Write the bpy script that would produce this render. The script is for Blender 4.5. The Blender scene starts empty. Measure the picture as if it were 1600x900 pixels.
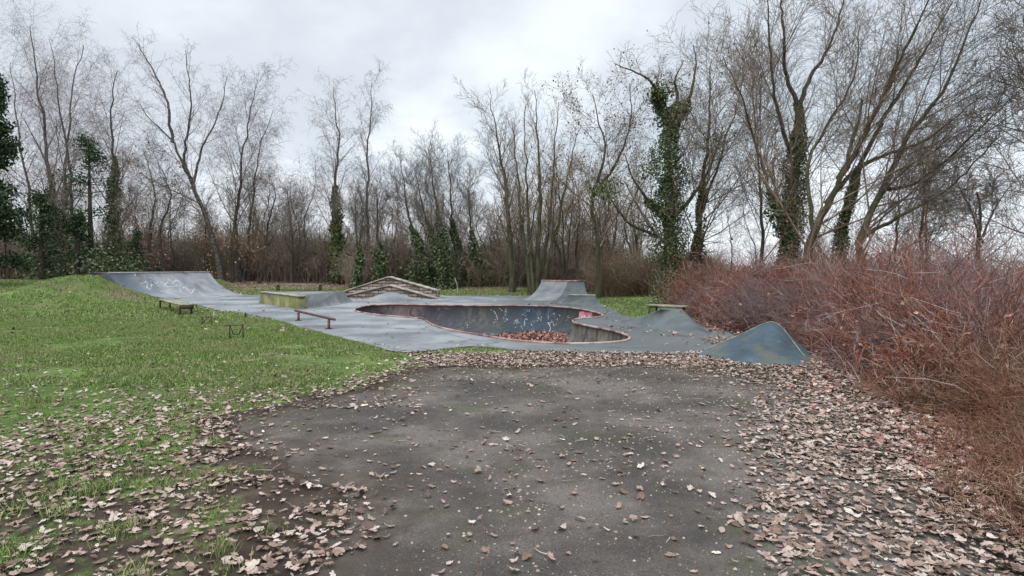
import bpy, math, random
import numpy as np
from mathutils import Vector
from mathutils.bvhtree import BVHTree
from mathutils.geometry import delaunay_2d_cdt

rng = np.random.default_rng(7)
random.seed(7)
PI = math.pi
SC = bpy.context.scene
COL = SC.collection

# ---------------------------------------------------------------- camera
F = 930.0                                  # focal length in photo pixels (photo 1600 x 900)
EYE = 1.6
PITCH = math.atan(30.0 / F)
cam_d = bpy.data.cameras.new("camera")
cam = bpy.data.objects.new("camera", cam_d)
COL.objects.link(cam)
cam_d.sensor_width = 36.0
cam_d.lens = F / 1600.0 * 36.0
cam_d.clip_start = 0.05
cam_d.clip_end = 5000
cam.location = (0, 0, EYE)
cam.rotation_euler = (PI / 2 - PITCH, 0, 0)
SC.camera = cam
CP, SP = math.cos(PITCH), math.sin(PITCH)

# ---------------------------------------------------------------- world
SUN_EL, SUN_AZ = math.radians(32), math.radians(200)
world = bpy.data.worlds.new("World")
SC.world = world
world.use_nodes = True
nt = world.node_tree
nt.nodes.clear()
def N(tree, typ, **kw):
    n = tree.nodes.new(typ)
    for k, v in kw.items():
        setattr(n, k, v)
    return n
out = N(nt, 'ShaderNodeOutputWorld')
bg = N(nt, 'ShaderNodeBackground')
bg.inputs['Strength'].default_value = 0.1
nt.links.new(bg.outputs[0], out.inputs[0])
sky = N(nt, 'ShaderNodeTexSky', sky_type='NISHITA')
sky.sun_disc = False
sky.sun_elevation = SUN_EL
sky.sun_rotation = SUN_AZ
tc = N(nt, 'ShaderNodeTexCoord')
sep = N(nt, 'ShaderNodeSeparateXYZ')
nt.links.new(tc.outputs['Generated'], sep.inputs[0])
def M(tree, op, a, b=None, c=None, clamp=False):
    n = N(tree, 'ShaderNodeMath', operation=op, use_clamp=clamp)
    for i, v in enumerate((a, b, c)):
        if v is None: continue
        if isinstance(v, (int, float)): n.inputs[i].default_value = v
        else: tree.links.new(v, n.inputs[i])
    return n.outputs[0]
def MAPR(tree, v, a, b, c, d, smooth=True):
    n = N(tree, 'ShaderNodeMapRange', interpolation_type='SMOOTHSTEP' if smooth else 'LINEAR')
    tree.links.new(v, n.inputs[0])
    for i, x in enumerate((a, b, c, d)): n.inputs[i + 1].default_value = x
    return n.outputs[0]
def MIXC(tree, f, a, b, mode='MIX'):
    n = N(tree, 'ShaderNodeMix', data_type='RGBA', blend_type=mode)
    for s, v in ((0, f), (6, a), (7, b)):
        if isinstance(v, (int, float)): n.inputs[s].default_value = v
        elif isinstance(v, tuple): n.inputs[s].default_value = v if len(v) == 4 else v + (1,)
        else: tree.links.new(v, n.inputs[s])
    return n.outputs[2]
den = M(nt, 'ADD', M(nt, 'MAXIMUM', sep.outputs[2], 0.0), 0.16)
cx = M(nt, 'DIVIDE', sep.outputs[0], den)
cy = M(nt, 'DIVIDE', sep.outputs[1], den)
comb = N(nt, 'ShaderNodeCombineXYZ')
nt.links.new(cx, comb.inputs[0]); nt.links.new(cy, comb.inputs[1])
n1 = N(nt, 'ShaderNodeTexNoise'); n1.inputs['Scale'].default_value = 0.75; n1.inputs['Detail'].default_value = 7; n1.inputs['Roughness'].default_value = 0.55
n1.inputs['Distortion'].default_value = 0.3
nt.links.new(comb.outputs[0], n1.inputs['Vector'])
n2 = N(nt, 'ShaderNodeTexNoise'); n2.inputs['Scale'].default_value = 0.3; n2.inputs['Detail'].default_value = 3
mp = N(nt, 'ShaderNodeMapping'); mp.inputs['Location'].default_value = (3.1, 1.7, 0)
nt.links.new(comb.outputs[0], mp.inputs['Vector']); nt.links.new(mp.outputs[0], n2.inputs['Vector'])
f1 = MAPR(nt, n1.outputs[0], 0.43, 0.62, 0, 1)
f2 = MAPR(nt, n2.outputs[0], 0.35, 0.65, 0, 1)
c = MIXC(nt, f1, (6.4, 7.25, 8.0), (9.9, 10.5, 11.0))
c = MIXC(nt, M(nt, 'MULTIPLY', f2, 0.6), c, (7.6, 7.7, 8.5))
hz = MAPR(nt, sep.outputs[2], 0.02, 0.24, 1, 0)
c = MIXC(nt, M(nt, 'MULTIPLY', hz, M(nt, 'ADD', M(nt, 'MULTIPLY', f1, 0.4), 0.6)), c, (9.3, 9.8, 10.4))
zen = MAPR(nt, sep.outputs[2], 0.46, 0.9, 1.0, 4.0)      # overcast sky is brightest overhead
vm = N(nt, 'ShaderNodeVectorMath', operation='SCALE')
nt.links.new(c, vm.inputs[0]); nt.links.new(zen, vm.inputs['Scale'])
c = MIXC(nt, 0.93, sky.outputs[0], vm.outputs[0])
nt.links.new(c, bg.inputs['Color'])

sun_d = bpy.data.lights.new("sun", 'SUN')
sun_d.energy = 0.9
sun_d.angle = math.radians(25)
sun_d.color = (1.0, 0.96, 0.9)
sun = bpy.data.objects.new("sun", sun_d)
COL.objects.link(sun)
sd = Vector((math.sin(SUN_AZ) * math.cos(SUN_EL), math.cos(SUN_AZ) * math.cos(SUN_EL), math.sin(SUN_EL)))
sun.rotation_euler = sd.to_track_quat('Z', 'Y').to_euler()
SC.view_settings.view_transform = 'Standard'
SC.view_settings.look = 'None'
SC.view_settings.exposure = 0.12
SC.view_settings.gamma = 1.0
SC.view_settings.use_curve_mapping = False
SC.cycles.max_bounces = 4
SC.cycles.diffuse_bounces = 3
SC.cycles.transparent_max_bounces = 4
SC.render.engine = 'CYCLES'

# ---------------------------------------------------------------- helpers
def pt(px, py, D):
    """world point seen at photo pixel (px, py) at depth Y = D"""
    rx = (px - 800) / F; ru = (450 - py) / F
    ry = CP + ru * SP; rz = -SP + ru * CP
    s = D / ry
    return np.array([rx * s, D, EYE + rz * s])
def gp(px, py, z=0.0):
    """world point on the level z seen at pixel (px, py)"""
    rx = (px - 800) / F; ru = (450 - py) / F
    ry = CP + ru * SP; rz = -SP + ru * CP
    s = (z - EYE) / rz
    return np.array([rx * s, ry * s, z])
def pix(P):
    P = np.asarray(P, float)
    d = P - np.array([0, 0, EYE])
    dep = d[..., 1] * CP - d[..., 2] * SP
    up = d[..., 1] * SP + d[..., 2] * CP
    dep = np.where(np.abs(dep) < 1e-3, 1e-3, dep)
    return 800 + F * d[..., 0] / dep, 450 - F * up / dep, dep

def _hash(ix, iy, seed):
    h = (ix.astype(np.int64) * 374761393 + iy.astype(np.int64) * 668265263 + seed * 1442695041) & 0xffffffff
    h = ((h ^ (h >> 13)) * 1274126177) & 0xffffffff
    return ((h ^ (h >> 16)) & 0xffffff) / float(0xffffff)
def vnoise(x, y, seed=0):
    ix = np.floor(x); iy = np.floor(y); fx = x - ix; fy = y - iy
    fx = fx * fx * (3 - 2 * fx); fy = fy * fy * (3 - 2 * fy)
    a = _hash(ix, iy, seed); b = _hash(ix + 1, iy, seed); c_ = _hash(ix, iy + 1, seed); d = _hash(ix + 1, iy + 1, seed)
    return (a * (1 - fx) + b * fx) * (1 - fy) + (c_ * (1 - fx) + d * fx) * fy
def fbm(x, y, seed=0, o=4):
    s = 0; a = 0.5; t = 0
    for i in range(o):
        s = s + a * vnoise(x * 2 ** i, y * 2 ** i, seed + i); t += a; a *= 0.5
    return s / t
def sstep(x, a, b):
    t = np.clip((x - a) / (b - a), 0, 1)
    return t * t * (3 - 2 * t)

def mkmesh(name, V, quads=None, tris=None, smooth=False):
    me = bpy.data.meshes.new(name)
    V = np.asarray(V, np.float32).reshape(-1, 3)
    loops = []; starts = []; off = 0
    if quads is not None and len(quads):
        q = np.asarray(quads, np.int32).reshape(-1, 4); loops.append(q.ravel()); starts.append(np.arange(len(q)) * 4 + off); off += q.size
    if tris is not None and len(tris):
        t = np.asarray(tris, np.int32).reshape(-1, 3); loops.append(t.ravel()); starts.append(np.arange(len(t)) * 3 + off); off += t.size
    loops = np.concatenate(loops); starts = np.concatenate(starts).astype(np.int32)
    me.vertices.add(len(V)); me.vertices.foreach_set('co', V.ravel())
    me.loops.add(len(loops)); me.loops.foreach_set('vertex_index', loops)
    me.polygons.add(len(starts)); me.polygons.foreach_set('loop_start', starts)
    if smooth: me.polygons.foreach_set('use_smooth', np.ones(len(starts), bool))
    me.update(calc_edges=True)
    return me
def link(name, me, mat=None, parent=None):
    o = bpy.data.objects.new(name, me)
    COL.objects.link(o)
    if mat is not None: me.materials.append(mat)
    if parent is not None: o.parent = parent
    return o
def tag(o, label=None, cat=None, group=None, kind=None):
    if label: o['label'] = label
    if cat: o['category'] = cat
    if group: o['group'] = group
    if kind: o['kind'] = kind
    return o
def empty(name, loc, label, cat, group=None):
    o = bpy.data.objects.new(name, None)
    o.empty_display_size = 0.3
    COL.objects.link(o)
    o.location = tuple(float(v) for v in loc)
    return tag(o, label, cat, group)

class MB:
    def __init__(s): s.V = []; s.Q = []; s.T = []; s.n = 0
    def add(s, V, Q=None, T=None):
        V = np.asarray(V, float).reshape(-1, 3)
        s.V.append(V)
        if Q is not None and len(Q): s.Q.append(np.asarray(Q, np.int64).reshape(-1, 4) + s.n)
        if T is not None and len(T): s.T.append(np.asarray(T, np.int64).reshape(-1, 3) + s.n)
        s.n += len(V); return s
    def box(s, c_, size, R=None):
        h = np.array(size) / 2.0
        v = np.array([[x, y, z] for x in (-1, 1) for y in (-1, 1) for z in (-1, 1)], float) * h
        if R is not None: v = v @ np.asarray(R).T
        q = [(0, 1, 3, 2), (4, 6, 7, 5), (0, 4, 5, 1), (2, 3, 7, 6), (0, 2, 6, 4), (1, 5, 7, 3)]
        return s.add(v + np.array(c_), q)
    def beam(s, a, b, w, h, up=(0, 0, 1)):
        a = np.array(a, float); b = np.array(b, float); t = b - a; L = np.linalg.norm(t); t /= L
        up = np.array(up, float)
        if abs(t @ up) > .95: up = np.array([1., 0, 0])
        sd_ = np.cross(t, up); sd_ /= np.linalg.norm(sd_); u = np.cross(sd_, t)
        R = np.stack([t, sd_, u], 1)
        return s.box((a + b) / 2, (L, w, h), R)
    def tube(s, pts, r, k=8, cap=True):
        P = np.asarray(pts, float)[None]; r = np.broadcast_to(np.asarray(r, float), (P.shape[1],))[None]
        V, Q = tubes(P, r, k)
        n = s.n; s.add(V, Q)
        if cap:
            m = P.shape[1]
            for base in (0, (m - 1) * k):
                s.V.append(V[base:base + k].mean(0)[None]); s.n += 1
                s.T.append(np.array([[n + base + i, n + base + (i + 1) % k, s.n - 1] for i in range(k)]))
        return s
    def build(s, name, mat, parent=None, smooth=False, origin=None):
        V = np.concatenate(s.V)
        if origin is None and parent is not None: origin = np.array(parent.location)
        if origin is not None: V = V - np.array(origin)
        me = mkmesh(name, V, np.concatenate(s.Q) if s.Q else None, np.concatenate(s.T) if s.T else None, smooth)
        return link(name, me, mat, parent)

def tubes(P, R, k=3):
    Nn, m, _ = P.shape
    T = np.gradient(P, axis=1)
    T /= np.linalg.norm(T, axis=2, keepdims=True) + 1e-9
    mt = T.mean(1)
    ref = np.where((np.abs(mt[:, 2]) > .7)[:, None], np.array([1., .13, 0]), np.array([0, .11, 1.]))
    U = np.cross(T, ref[:, None, :]); U /= np.linalg.norm(U, axis=2, keepdims=True) + 1e-9
    W = np.cross(T, U)
    a = np.arange(k) * 2 * PI / k
    V = P[:, :, None, :] + R[:, :, None, None] * (np.cos(a)[None, None, :, None] * U[:, :, None, :] + np.sin(a)[None, None, :, None] * W[:, :, None, :])
    n_, j, i = np.meshgrid(np.arange(Nn), np.arange(m - 1), np.arange(k), indexing='ij')
    b = (n_ * m + j) * k
    Q = np.stack([b + i, b + (i + 1) % k, b + k + (i + 1) % k, b + k + i], -1).reshape(-1, 4)
    return V.reshape(-1, 3), Q

def grow(base, d, L, m, wob, trop, r0, r1):
    n = len(base)
    P = np.empty((n, m, 3)); P[:, 0] = base
    d = d / (np.linalg.norm(d, axis=1, keepdims=True) + 1e-9)
    st = (L / (m - 1))[:, None]
    tr = np.asarray(trop, float)
    for j in range(1, m):
        d = d + rng.normal(size=(n, 3)) * wob + tr / (m - 1)
        d /= np.linalg.norm(d, axis=1, keepdims=True) + 1e-9
        P[:, j] = P[:, j - 1] + d * st
    R = r0[:, None] * (1 - np.linspace(0, 1, m)[None]) + r1[:, None] * np.linspace(0, 1, m)[None]
    return P, R
def kids(P, R, L, n, tlo, thi, ang, lr, wob, trop, rr=.55, m=5, rmin=.008, rtip=.6, flat=0.0, taperL=.2, lref=None):
    """grow n children on every polyline of (P, R, L)"""
    Np, mp_, _ = P.shape
    idx = np.repeat(np.arange(Np), n)
    t = tlo + (thi - tlo) * (((np.tile(np.arange(n), Np) + rng.random(Np * n)) / n) ** .92)
    if lref:
        kp = rng.random(len(idx)) < np.clip(L[idx] / lref, .12, 1); kp[0] = True; idx = idx[kp]; t = t[kp]
    f = t * (mp_ - 1); j = np.clip(f.astype(int), 0, mp_ - 2); fr = (f - j)[:, None]
    base = P[idx, j] * (1 - fr) + P[idx, j + 1] * fr
    T = P[idx, j + 1] - P[idx, j]; T /= np.linalg.norm(T, axis=1, keepdims=True) + 1e-9
    rp = R[idx, j] * (1 - fr[:, 0]) + R[idx, j + 1] * fr[:, 0]
    v = rng.normal(size=(len(idx), 3)); v[:, 2] *= (1 - flat)
    v -= (v * T).sum(1, keepdims=True) * T; v /= np.linalg.norm(v, axis=1, keepdims=True) + 1e-9
    a = np.radians(ang) * rng.uniform(.7, 1.3, len(idx))
    d = np.cos(a)[:, None] * T + np.sin(a)[:, None] * v
    Lc = L[idx] * lr * (1 - taperL * (t - tlo) / (thi - tlo + 1e-6)) * rng.uniform(.6, 1.25, len(idx))
    r0 = np.maximum(rp * rr * rng.uniform(.8, 1.1, len(idx)), rmin)
    r1 = np.maximum(r0 * (1 - rtip) , rmin * .6)
    Pc, Rc = grow(base, d, Lc, m, wob, trop, r0, r1)
    return Pc, Rc, Lc

# ---------------------------------------------------------------- materials
def newmat(name, rough=.9, spec=.2):
    m = bpy.data.materials.new(name); m.use_nodes = True
    t = m.node_tree; b = t.nodes['Principled BSDF']
    b.inputs['Roughness'].default_value = rough
    b.inputs['Specular IOR Level'].default_value = spec
    return m, t, b
def ramp(t, fac, stops):
    r = N(t, 'ShaderNodeValToRGB')
    cr = r.color_ramp
    while len(cr.elements) > 1: cr.elements.remove(cr.elements[-1])
    cr.elements[0].position = stops[0][0]; cr.elements[0].color = tuple(stops[0][1]) + (1,)
    for p, c_ in stops[1:]:
        e = cr.elements.new(p); e.color = tuple(c_) + (1,)
    t.links.new(fac, r.inputs[0])
    return r.outputs[0]
def noise(t, scale, detail=4, rough=.55, vec=None, sc3=None, dist=0):
    n = N(t, 'ShaderNodeTexNoise'); n.inputs['Scale'].default_value = scale
    n.inputs['Detail'].default_value = detail; n.inputs['Roughness'].default_value = rough; n.inputs['Distortion'].default_value = dist
    if vec is None:
        g = N(t, 'ShaderNodeNewGeometry'); vec = g.outputs['Position']
    if sc3 is not None:
        mp_ = N(t, 'ShaderNodeMapping'); mp_.inputs['Scale'].default_value = sc3
        t.links.new(vec, mp_.inputs['Vector']); vec = mp_.outputs[0]
    t.links.new(vec, n.inputs['Vector'])
    return n.outputs[0]
def bump(t, b, h, strength=.3, dist=.02):
    bn = N(t, 'ShaderNodeBump'); bn.inputs['Strength'].default_value = strength; bn.inputs['Distance'].default_value = dist
    t.links.new(h, bn.inputs['Height']); t.links.new(bn.outputs[0], b.inputs['Normal'])
def island_mat(name, stops, rough=.85, spec=.15, patch=None, patch_scale=.4, patch_amt=.6, trans=0.0):
    m, t, b = newmat(name, rough, spec)
    g = N(t, 'ShaderNodeNewGeometry')
    c_ = ramp(t, g.outputs['Random Per Island'], stops)
    if patch is not None:
        nf = MAPR(t, noise(t, patch_scale, 3), .42, .6, 0, patch_amt)
        c_ = MIXC(t, nf, c_, patch)
    t.links.new(c_, b.inputs['Base Color'])
    return m
def leaf_mat(name, stops, rough=.7, spec=.3):
    m, t, b = newmat(name, rough, spec)
    g = N(t, 'ShaderNodeNewGeometry')
    c_ = ramp(t, g.outputs['Random Per Island'], stops)
    c_ = MIXC(t, .6, c_, ramp(t, noise(t, 45, 4, .7), [(.3, (.22, .2, .19)), (.5, (.5, .5, .5)), (.7, (.74, .74, .72))]), 'OVERLAY')
    t.links.new(c_, b.inputs['Base Color'])
    bump(t, b, noise(t, 60, 3), .6, .006)
    return m
def surf_mat(name, stops, scale=3, detail=5, rough=.85, spec=.2, bs=0, bd=.02, sc3=None, bscale=None):
    m, t, b = newmat(name, rough, spec)
    n_ = noise(t, scale, detail, sc3=sc3)
    t.links.new(ramp(t, n_, stops), b.inputs['Base Color'])
    if bs: bump(t, b, noise(t, bscale or scale * 8, 4), bs, bd)
    return m

MAT = {}
MAT['bark'] = surf_mat('bark', [(.3, (.030, .026, .020)), (.55, (.062, .052, .042)), (.75, (.105, .09, .072))], 6, sc3=(3, 3, .6), bs=.6, bd=.03)
MAT['bark_green'] = surf_mat('bark_green', [(.3, (.030, .030, .016)), (.52, (.062, .063, .032)), (.75, (.12, .10, .075))], 3, sc3=(2, 2, .5), bs=.6, bd=.03)
MAT['birch_bark'] = surf_mat('birch_bark', [(.35, (.03, .027, .025)), (.52, (.065, .058, .052)), (.7, (.15, .14, .125))], 4, sc3=(1, 1, 2), bs=.4, bd=.02)
MAT['twig_birch'] = island_mat('twig_birch', [(0, (.11, .085, .08)), (.5, (.18, .14, .13)), (1, (.29, .24, .22))])  # birch twig tones lightened to stand in for backlit haze
MAT['twig_dark'] = island_mat('twig_dark', [(0, (.07, .058, .05)), (.6, (.14, .116, .095)), (1, (.24, .205, .17))])
MAT['twig_warm'] = island_mat('twig_warm', [(0, (.09, .065, .048)), (.5, (.17, .125, .09)), (1, (.28, .22, .165))])
MAT['twig_olive'] = island_mat('twig_olive', [(0, (.045, .04, .022)), (.5, (.10, .085, .045)), (1, (.19, .15, .09))])
MAT['ivy'] = island_mat('ivy', [(0, (.022, .034, .014)), (.45, (.052, .08, .028)), (.8, (.095, .13, .045)), (1, (.19, .21, .10))], rough=.55, spec=.4)
MAT['ivy_light'] = island_mat('ivy_light', [(0, (.025, .04, .010)), (.5, (.06, .085, .022)), (1, (.13, .15, .05))], rough=.6, spec=.3)
MAT['conifer'] = island_mat('conifer', [(0, (.016, .026, .014)), (.6, (.042, .066, .032)), (1, (.085, .12, .06))])
MAT['dead_leaf'] = island_mat('dead_leaf', [(0, (.12, .06, .035)), (.5, (.26, .135, .08)), (1, (.44, .28, .18))])
MAT['undergrowth'] = island_mat('undergrowth', [(0, (.10, .075, .06)), (.45, (.22, .168, .13)), (.8, (.33, .255, .2)), (1, (.46, .39, .33))], patch=(.10, .11, .06), patch_scale=.22, patch_amt=.6)
MAT['undergrowth_olive'] = island_mat('undergrowth_olive', [(0, (.08, .062, .04)), (.5, (.18, .14, .09)), (.85, (.28, .22, .15)), (1, (.42, .36, .28))], patch=(.13, .055, .035), patch_scale=.35, patch_amt=.5)
MAT['red_twig'] = island_mat('red_twig', [(0, (.06, .024, .018)), (.35, (.19, .066, .042)), (.65, (.32, .12, .07)), (.86, (.32, .205, .165)), (1, (.52, .44, .4))], patch=(.20, .15, .145), patch_scale=.5, patch_amt=.9)
MAT['brown_twig'] = island_mat('brown_twig', [(0, (.08, .042, .028)), (.45, (.20, .11, .07)), (.8, (.29, .185, .125)), (1, (.46, .37, .29))], patch=(.20, .09, .055), patch_scale=.9, patch_amt=.6)
MAT['leaf'] = leaf_mat('leaf', [(0, (.065, .042, .03)), (.22, (.13, .082, .056)), (.42, (.21, .14, .105)), (.65, (.275, .20, .16)), (.86, (.335, .258, .215)), (.97, (.40, .33, .28)), (1, (.48, .42, .36))], rough=.7, spec=.3)
MAT['leaf_red'] = leaf_mat('leaf_red', [(0, (.09, .035, .03)), (.5, (.22, .10, .08)), (.85, (.36, .2, .155)), (1, (.5, .36, .29))], rough=.7, spec=.3)
MAT['grass'] = island_mat('grass', [(0, (.06, .09, .024)), (.4, (.112, .18, .044)), (.75, (.175, .255, .07)), (.92, (.25, .3, .11)), (1, (.36, .34, .18))], rough=.7, patch=(.21, .21, .10), patch_scale=.7, patch_amt=.55)
MAT['wood'] = surf_mat('weathered_wood', [(.3, (.13, .125, .085)), (.5, (.24, .23, .16)), (.7, (.36, .34, .25))], 5, sc3=(1, 1, 4), bs=.4)
MAT['wood_dark'] = surf_mat('dark_wood', [(.3, (.025, .022, .015)), (.6, (.06, .052, .035))], 8, bs=.4)
MAT['rust'] = surf_mat('rusty_metal', [(.3, (.03, .02, .018)), (.6, (.075, .045, .035))], 10, rough=.7)
MAT['rail_paint'] = surf_mat('worn_rail_paint', [(.35, (.06, .025, .025)), (.5, (.15, .065, .065)), (.62, (.09, .06, .055))], 6, rough=.6, bs=.2)
MAT['coping'] = surf_mat('coping', [(.34, (.10, .055, .048)), (.5, (.27, .16, .145)), (.64, (.36, .29, .265))], 2.2, rough=.7, bs=.3)
MAT['coping_grey'] = surf_mat('coping_grey', [(.3, (.2, .19, .17)), (.6, (.4, .39, .36))], 3, bs=.3)
MAT['chalk'] = surf_mat('chalk_paint', [(.3, (.35, .38, .42)), (.6, (.62, .66, .7))], 6)
MAT['chalk_faint'] = surf_mat('faint_chalk', [(.35, (.2, .215, .23)), (.6, (.42, .45, .47))], 5)
MAT['tag_dark'] = surf_mat('dark_paint', [(.3, (.02, .018, .025)), (.7, (.06, .05, .07))], 6)
MAT['tag_pink'] = surf_mat('pink_paint', [(.3, (.3, .07, .12)), (.6, (.5, .2, .26)), (.75, (.55, .4, .42))], 3)
MAT['tag_blue'] = surf_mat('blue_paint', [(.3, (.012, .06, .12)), (.6, (.03, .14, .26))], 3)

def deck_mat():
    m, t, b = newmat('deck_asphalt', .8, .25)
    a = noise(t, .5, 5, .6); f_ = noise(t, 9, 6, .7); sp = noise(t, 120, 2, .6)
    c_ = ramp(t, a, [(.38, (.105, .111, .114)), (.5, (.165, .173, .178)), (.62, (.225, .234, .238))])
    c_ = MIXC(t, .55, c_, ramp(t, f_, [(.3, (.35, .35, .35)), (.52, (.5, .5, .5)), (.72, (.62, .62, .62))]), 'OVERLAY')
    c_ = MIXC(t, .5, c_, ramp(t, sp, [(.32, (.25, .25, .25)), (.5, (.5, .5, .5)), (.7, (.8, .8, .8))]), 'OVERLAY')
    # darker grey zone towards the far right
    g = N(t, 'ShaderNodeNewGeometry'); s_ = N(t, 'ShaderNodeSeparateXYZ'); t.links.new(g.outputs['Position'], s_.inputs[0])
    dx = M(t, 'ADD', s_.outputs[0], M(t, 'MULTIPLY', noise(t, .35, 4), 5.0))
    c_ = MIXC(t, MAPR(t, dx, .3, 4.2, 0, .82), c_, (.075, .082, .078))
    # cracks
    v = N(t, 'ShaderNodeTexVoronoi', feature='DISTANCE_TO_EDGE'); v.inputs['Scale'].default_value = .22
    nv = N(t, 'ShaderNodeTexNoise'); nv.inputs['Scale'].default_value = 1.3; nv.inputs['Detail'].default_value = 5
    t.links.new(g.outputs['Position'], nv.inputs['Vector'])
    va = N(t, 'ShaderNodeVectorMath', operation='MULTIPLY_ADD'); va.inputs[1].default_value = (1.1, 1.1, 1.1)
    t.links.new(nv.outputs['Color'], va.inputs[0]); t.links.new(g.outputs['Position'], va.inputs[2]); t.links.new(va.outputs[0], v.inputs['Vector'])
    cr = MAPR(t, v.outputs['Distance'], .002, .013, .6, 0)
    c_ = MIXC(t, cr, c_, (.045, .045, .04))
    t.links.new(c_, b.inputs['Base Color'])
    bump(t, b, M(t, 'ADD', sp, M(t, 'MULTIPLY', f_, 2)), .35, .012)
    return m
MAT['deck'] = deck_mat()

def ramp_mat(name, base, dark, light, moss=None, mossamt=.5, dirt_low=None):
    m, t, b = newmat(name, .75, .3)
    a = noise(t, 1.1, 6, .6); st = noise(t, 2.2, 4, .6, sc3=(2.5, 2.5, .5)); sp = noise(t, 90, 2)
    c_ = ramp(t, a, [(.3, dark), (.5, base), (.72, light)])
    c_ = MIXC(t, MAPR(t, st, .5, .68, 0, .6), c_, dark)
    if moss: c_ = MIXC(t, MAPR(t, noise(t, 1.7, 5, .65), .44, .62, 0, mossamt), c_, moss)
    # specks
    v = N(t, 'ShaderNodeTexVoronoi'); v.inputs['Scale'].default_value = 3.5
    g = N(t, 'ShaderNodeNewGeometry'); t.links.new(g.outputs['Position'], v.inputs['Vector'])
    c_ = MIXC(t, MAPR(t, v.outputs['Distance'], .06, .1, .7, 0), c_, light)
    c_ = MIXC(t, .4, c_, ramp(t, sp, [(.35, (.3, .3, .3)), (.5, (.5, .5, .5)), (.65, (.72, .72, .72))]), 'OVERLAY')
    t.links.new(c_, b.inputs['Base Color'])
    bump(t, b, sp, .3, .01)
    return m
MAT['ramp_grey'] = ramp_mat('ramp_grey', (.17, .18, .185), (.085, .095, .105), (.25, .25, .25), (.12, .115, .09), .5)
MAT['ramp_blue'] = ramp_mat('ramp_blue', (.045, .072, .088), (.02, .034, .046), (.10, .12, .125), (.07, .075, .055), .8)
MAT['ramp_teal'] = ramp_mat('ramp_teal', (.07, .084, .090), (.038, .048, .052), (.11, .125, .13), (.10, .10, .08), .8)
MAT['moss_wall'] = ramp_mat('moss_wall', (.23, .22, .10), (.07, .07, .03), (.36, .34, .19), (.13, .15, .035), .7)

def quarter_mat():
    m, t, b = newmat('quarter_paint', .75, .3)
    g = N(t, 'ShaderNodeNewGeometry'); s_ = N(t, 'ShaderNodeSeparateXYZ'); t.links.new(g.outputs['Position'], s_.inputs[0])
    a = noise(t, 1.2, 6, .6)
    base = ramp(t, a, [(.3, (.12, .125, .13)), (.5, (.185, .19, .2)), (.7, (.26, .26, .255))])
    # dark blue paint on the near third, darker blotch beside it
    dy = M(t, 'ADD', s_.outputs[1], M(t, 'MULTIPLY', noise(t, .9, 4), 3.0))
    pf = MAPR(t, dy, 31.8, 34.2, .75, 0)
    zf = MAPR(t, M(t, 'ADD', s_.outputs[2], M(t, 'MULTIPLY', a, .6)), .4, .8, .1, 1)
    c_ = MIXC(t, M(t, 'MULTIPLY', pf, zf), base, (.04, .055, .08))
    st = MAPR(t, noise(t, .8, 4, .6, sc3=(1, 1, .8)), .52, .64, 0, .65)
    c_ = MIXC(t, M(t, 'MULTIPLY', st, zf), c_, (.06, .065, .065))
    t.links.new(c_, b.inputs['Base Color'])
    return m
MAT['quarter'] = quarter_mat()

def bowl_mat():
    m, t, b = newmat('bowl_paint', .6, .35)
    g = N(t, 'ShaderNodeNewGeometry'); s_ = N(t, 'ShaderNodeSeparateXYZ'); t.links.new(g.outputs['Position'], s_.inputs[0])
    x = M(t, 'ADD', s_.outputs[0], M(t, 'MULTIPLY', M(t, 'SUBTRACT', noise(t, 1.3, 5, .65, sc3=(1, 1, .45)), .5), 2.2))
    xf = MAPR(t, x, -7, 4, 0, 1, False)
    zone = ramp(t, xf, [(0, (0.023, 0.012, 0.013)), (.10, (0.038, 0.021, 0.023)), (.15, (0.101, 0.062, 0.064)), (.27, (0.085, 0.054, 0.056)), (.31, (0.023, 0.021, 0.027)),
                        (.42, (0.029, 0.029, 0.038)), (.50, (0.033, 0.038, 0.041)), (.56, (0.043, 0.044, 0.038)), (.62, (0.019, 0.027, 0.033)), (.67, (0.010, 0.029, 0.050)), (.76, (0.007, 0.027, 0.050)), (.82, (0.019, 0.027, 0.029)), (.88, (0.050, 0.046, 0.038)), (1, (0.065, 0.058, 0.046))])
    near = MAPR(t, s_.outputs[1], 17.6, 19.4, 1, 0)
    nr = MAPR(t, s_.outputs[0], -.5, 1.2, 0, 1)
    zone = MIXC(t, M(t, 'MULTIPLY', near, nr), zone, (.15, .135, .11))
    st = noise(t, 3.2, 5, .65, sc3=(1.6, 1.6, .35))
    c_ = MIXC(t, .8, zone, ramp(t, st, [(.3, (.16, .16, .16)), (.48, (.46, .46, .46)), (.62, (.60, .6, .6)), (.75, (.85, .85, .85))]), 'OVERLAY')
    c_ = MIXC(t, MAPR(t, noise(t, 2.1, 6, .75, sc3=(1, 1, .4)), .50, .64, 0, .6), c_, (.105, .095, .08))
    c_ = MIXC(t, MAPR(t, noise(t, 1.9, 7, .75, sc3=(1.6, 1.6, .35)), .48, .60, 0, .85), c_, (.022, .022, .026))
    # darker band just below the coping, fading downwards
    zl = MAPR(t, s_.outputs[2], -.16, -.03, 0, .45)
    c_ = MIXC(t, zl, c_, (.03, .026, .026))
    t.links.new(c_, b.inputs['Base Color'])
    bump(t, b, noise(t, 30, 4), .25, .01)
    return m
MAT['bowl'] = bowl_mat()

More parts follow.
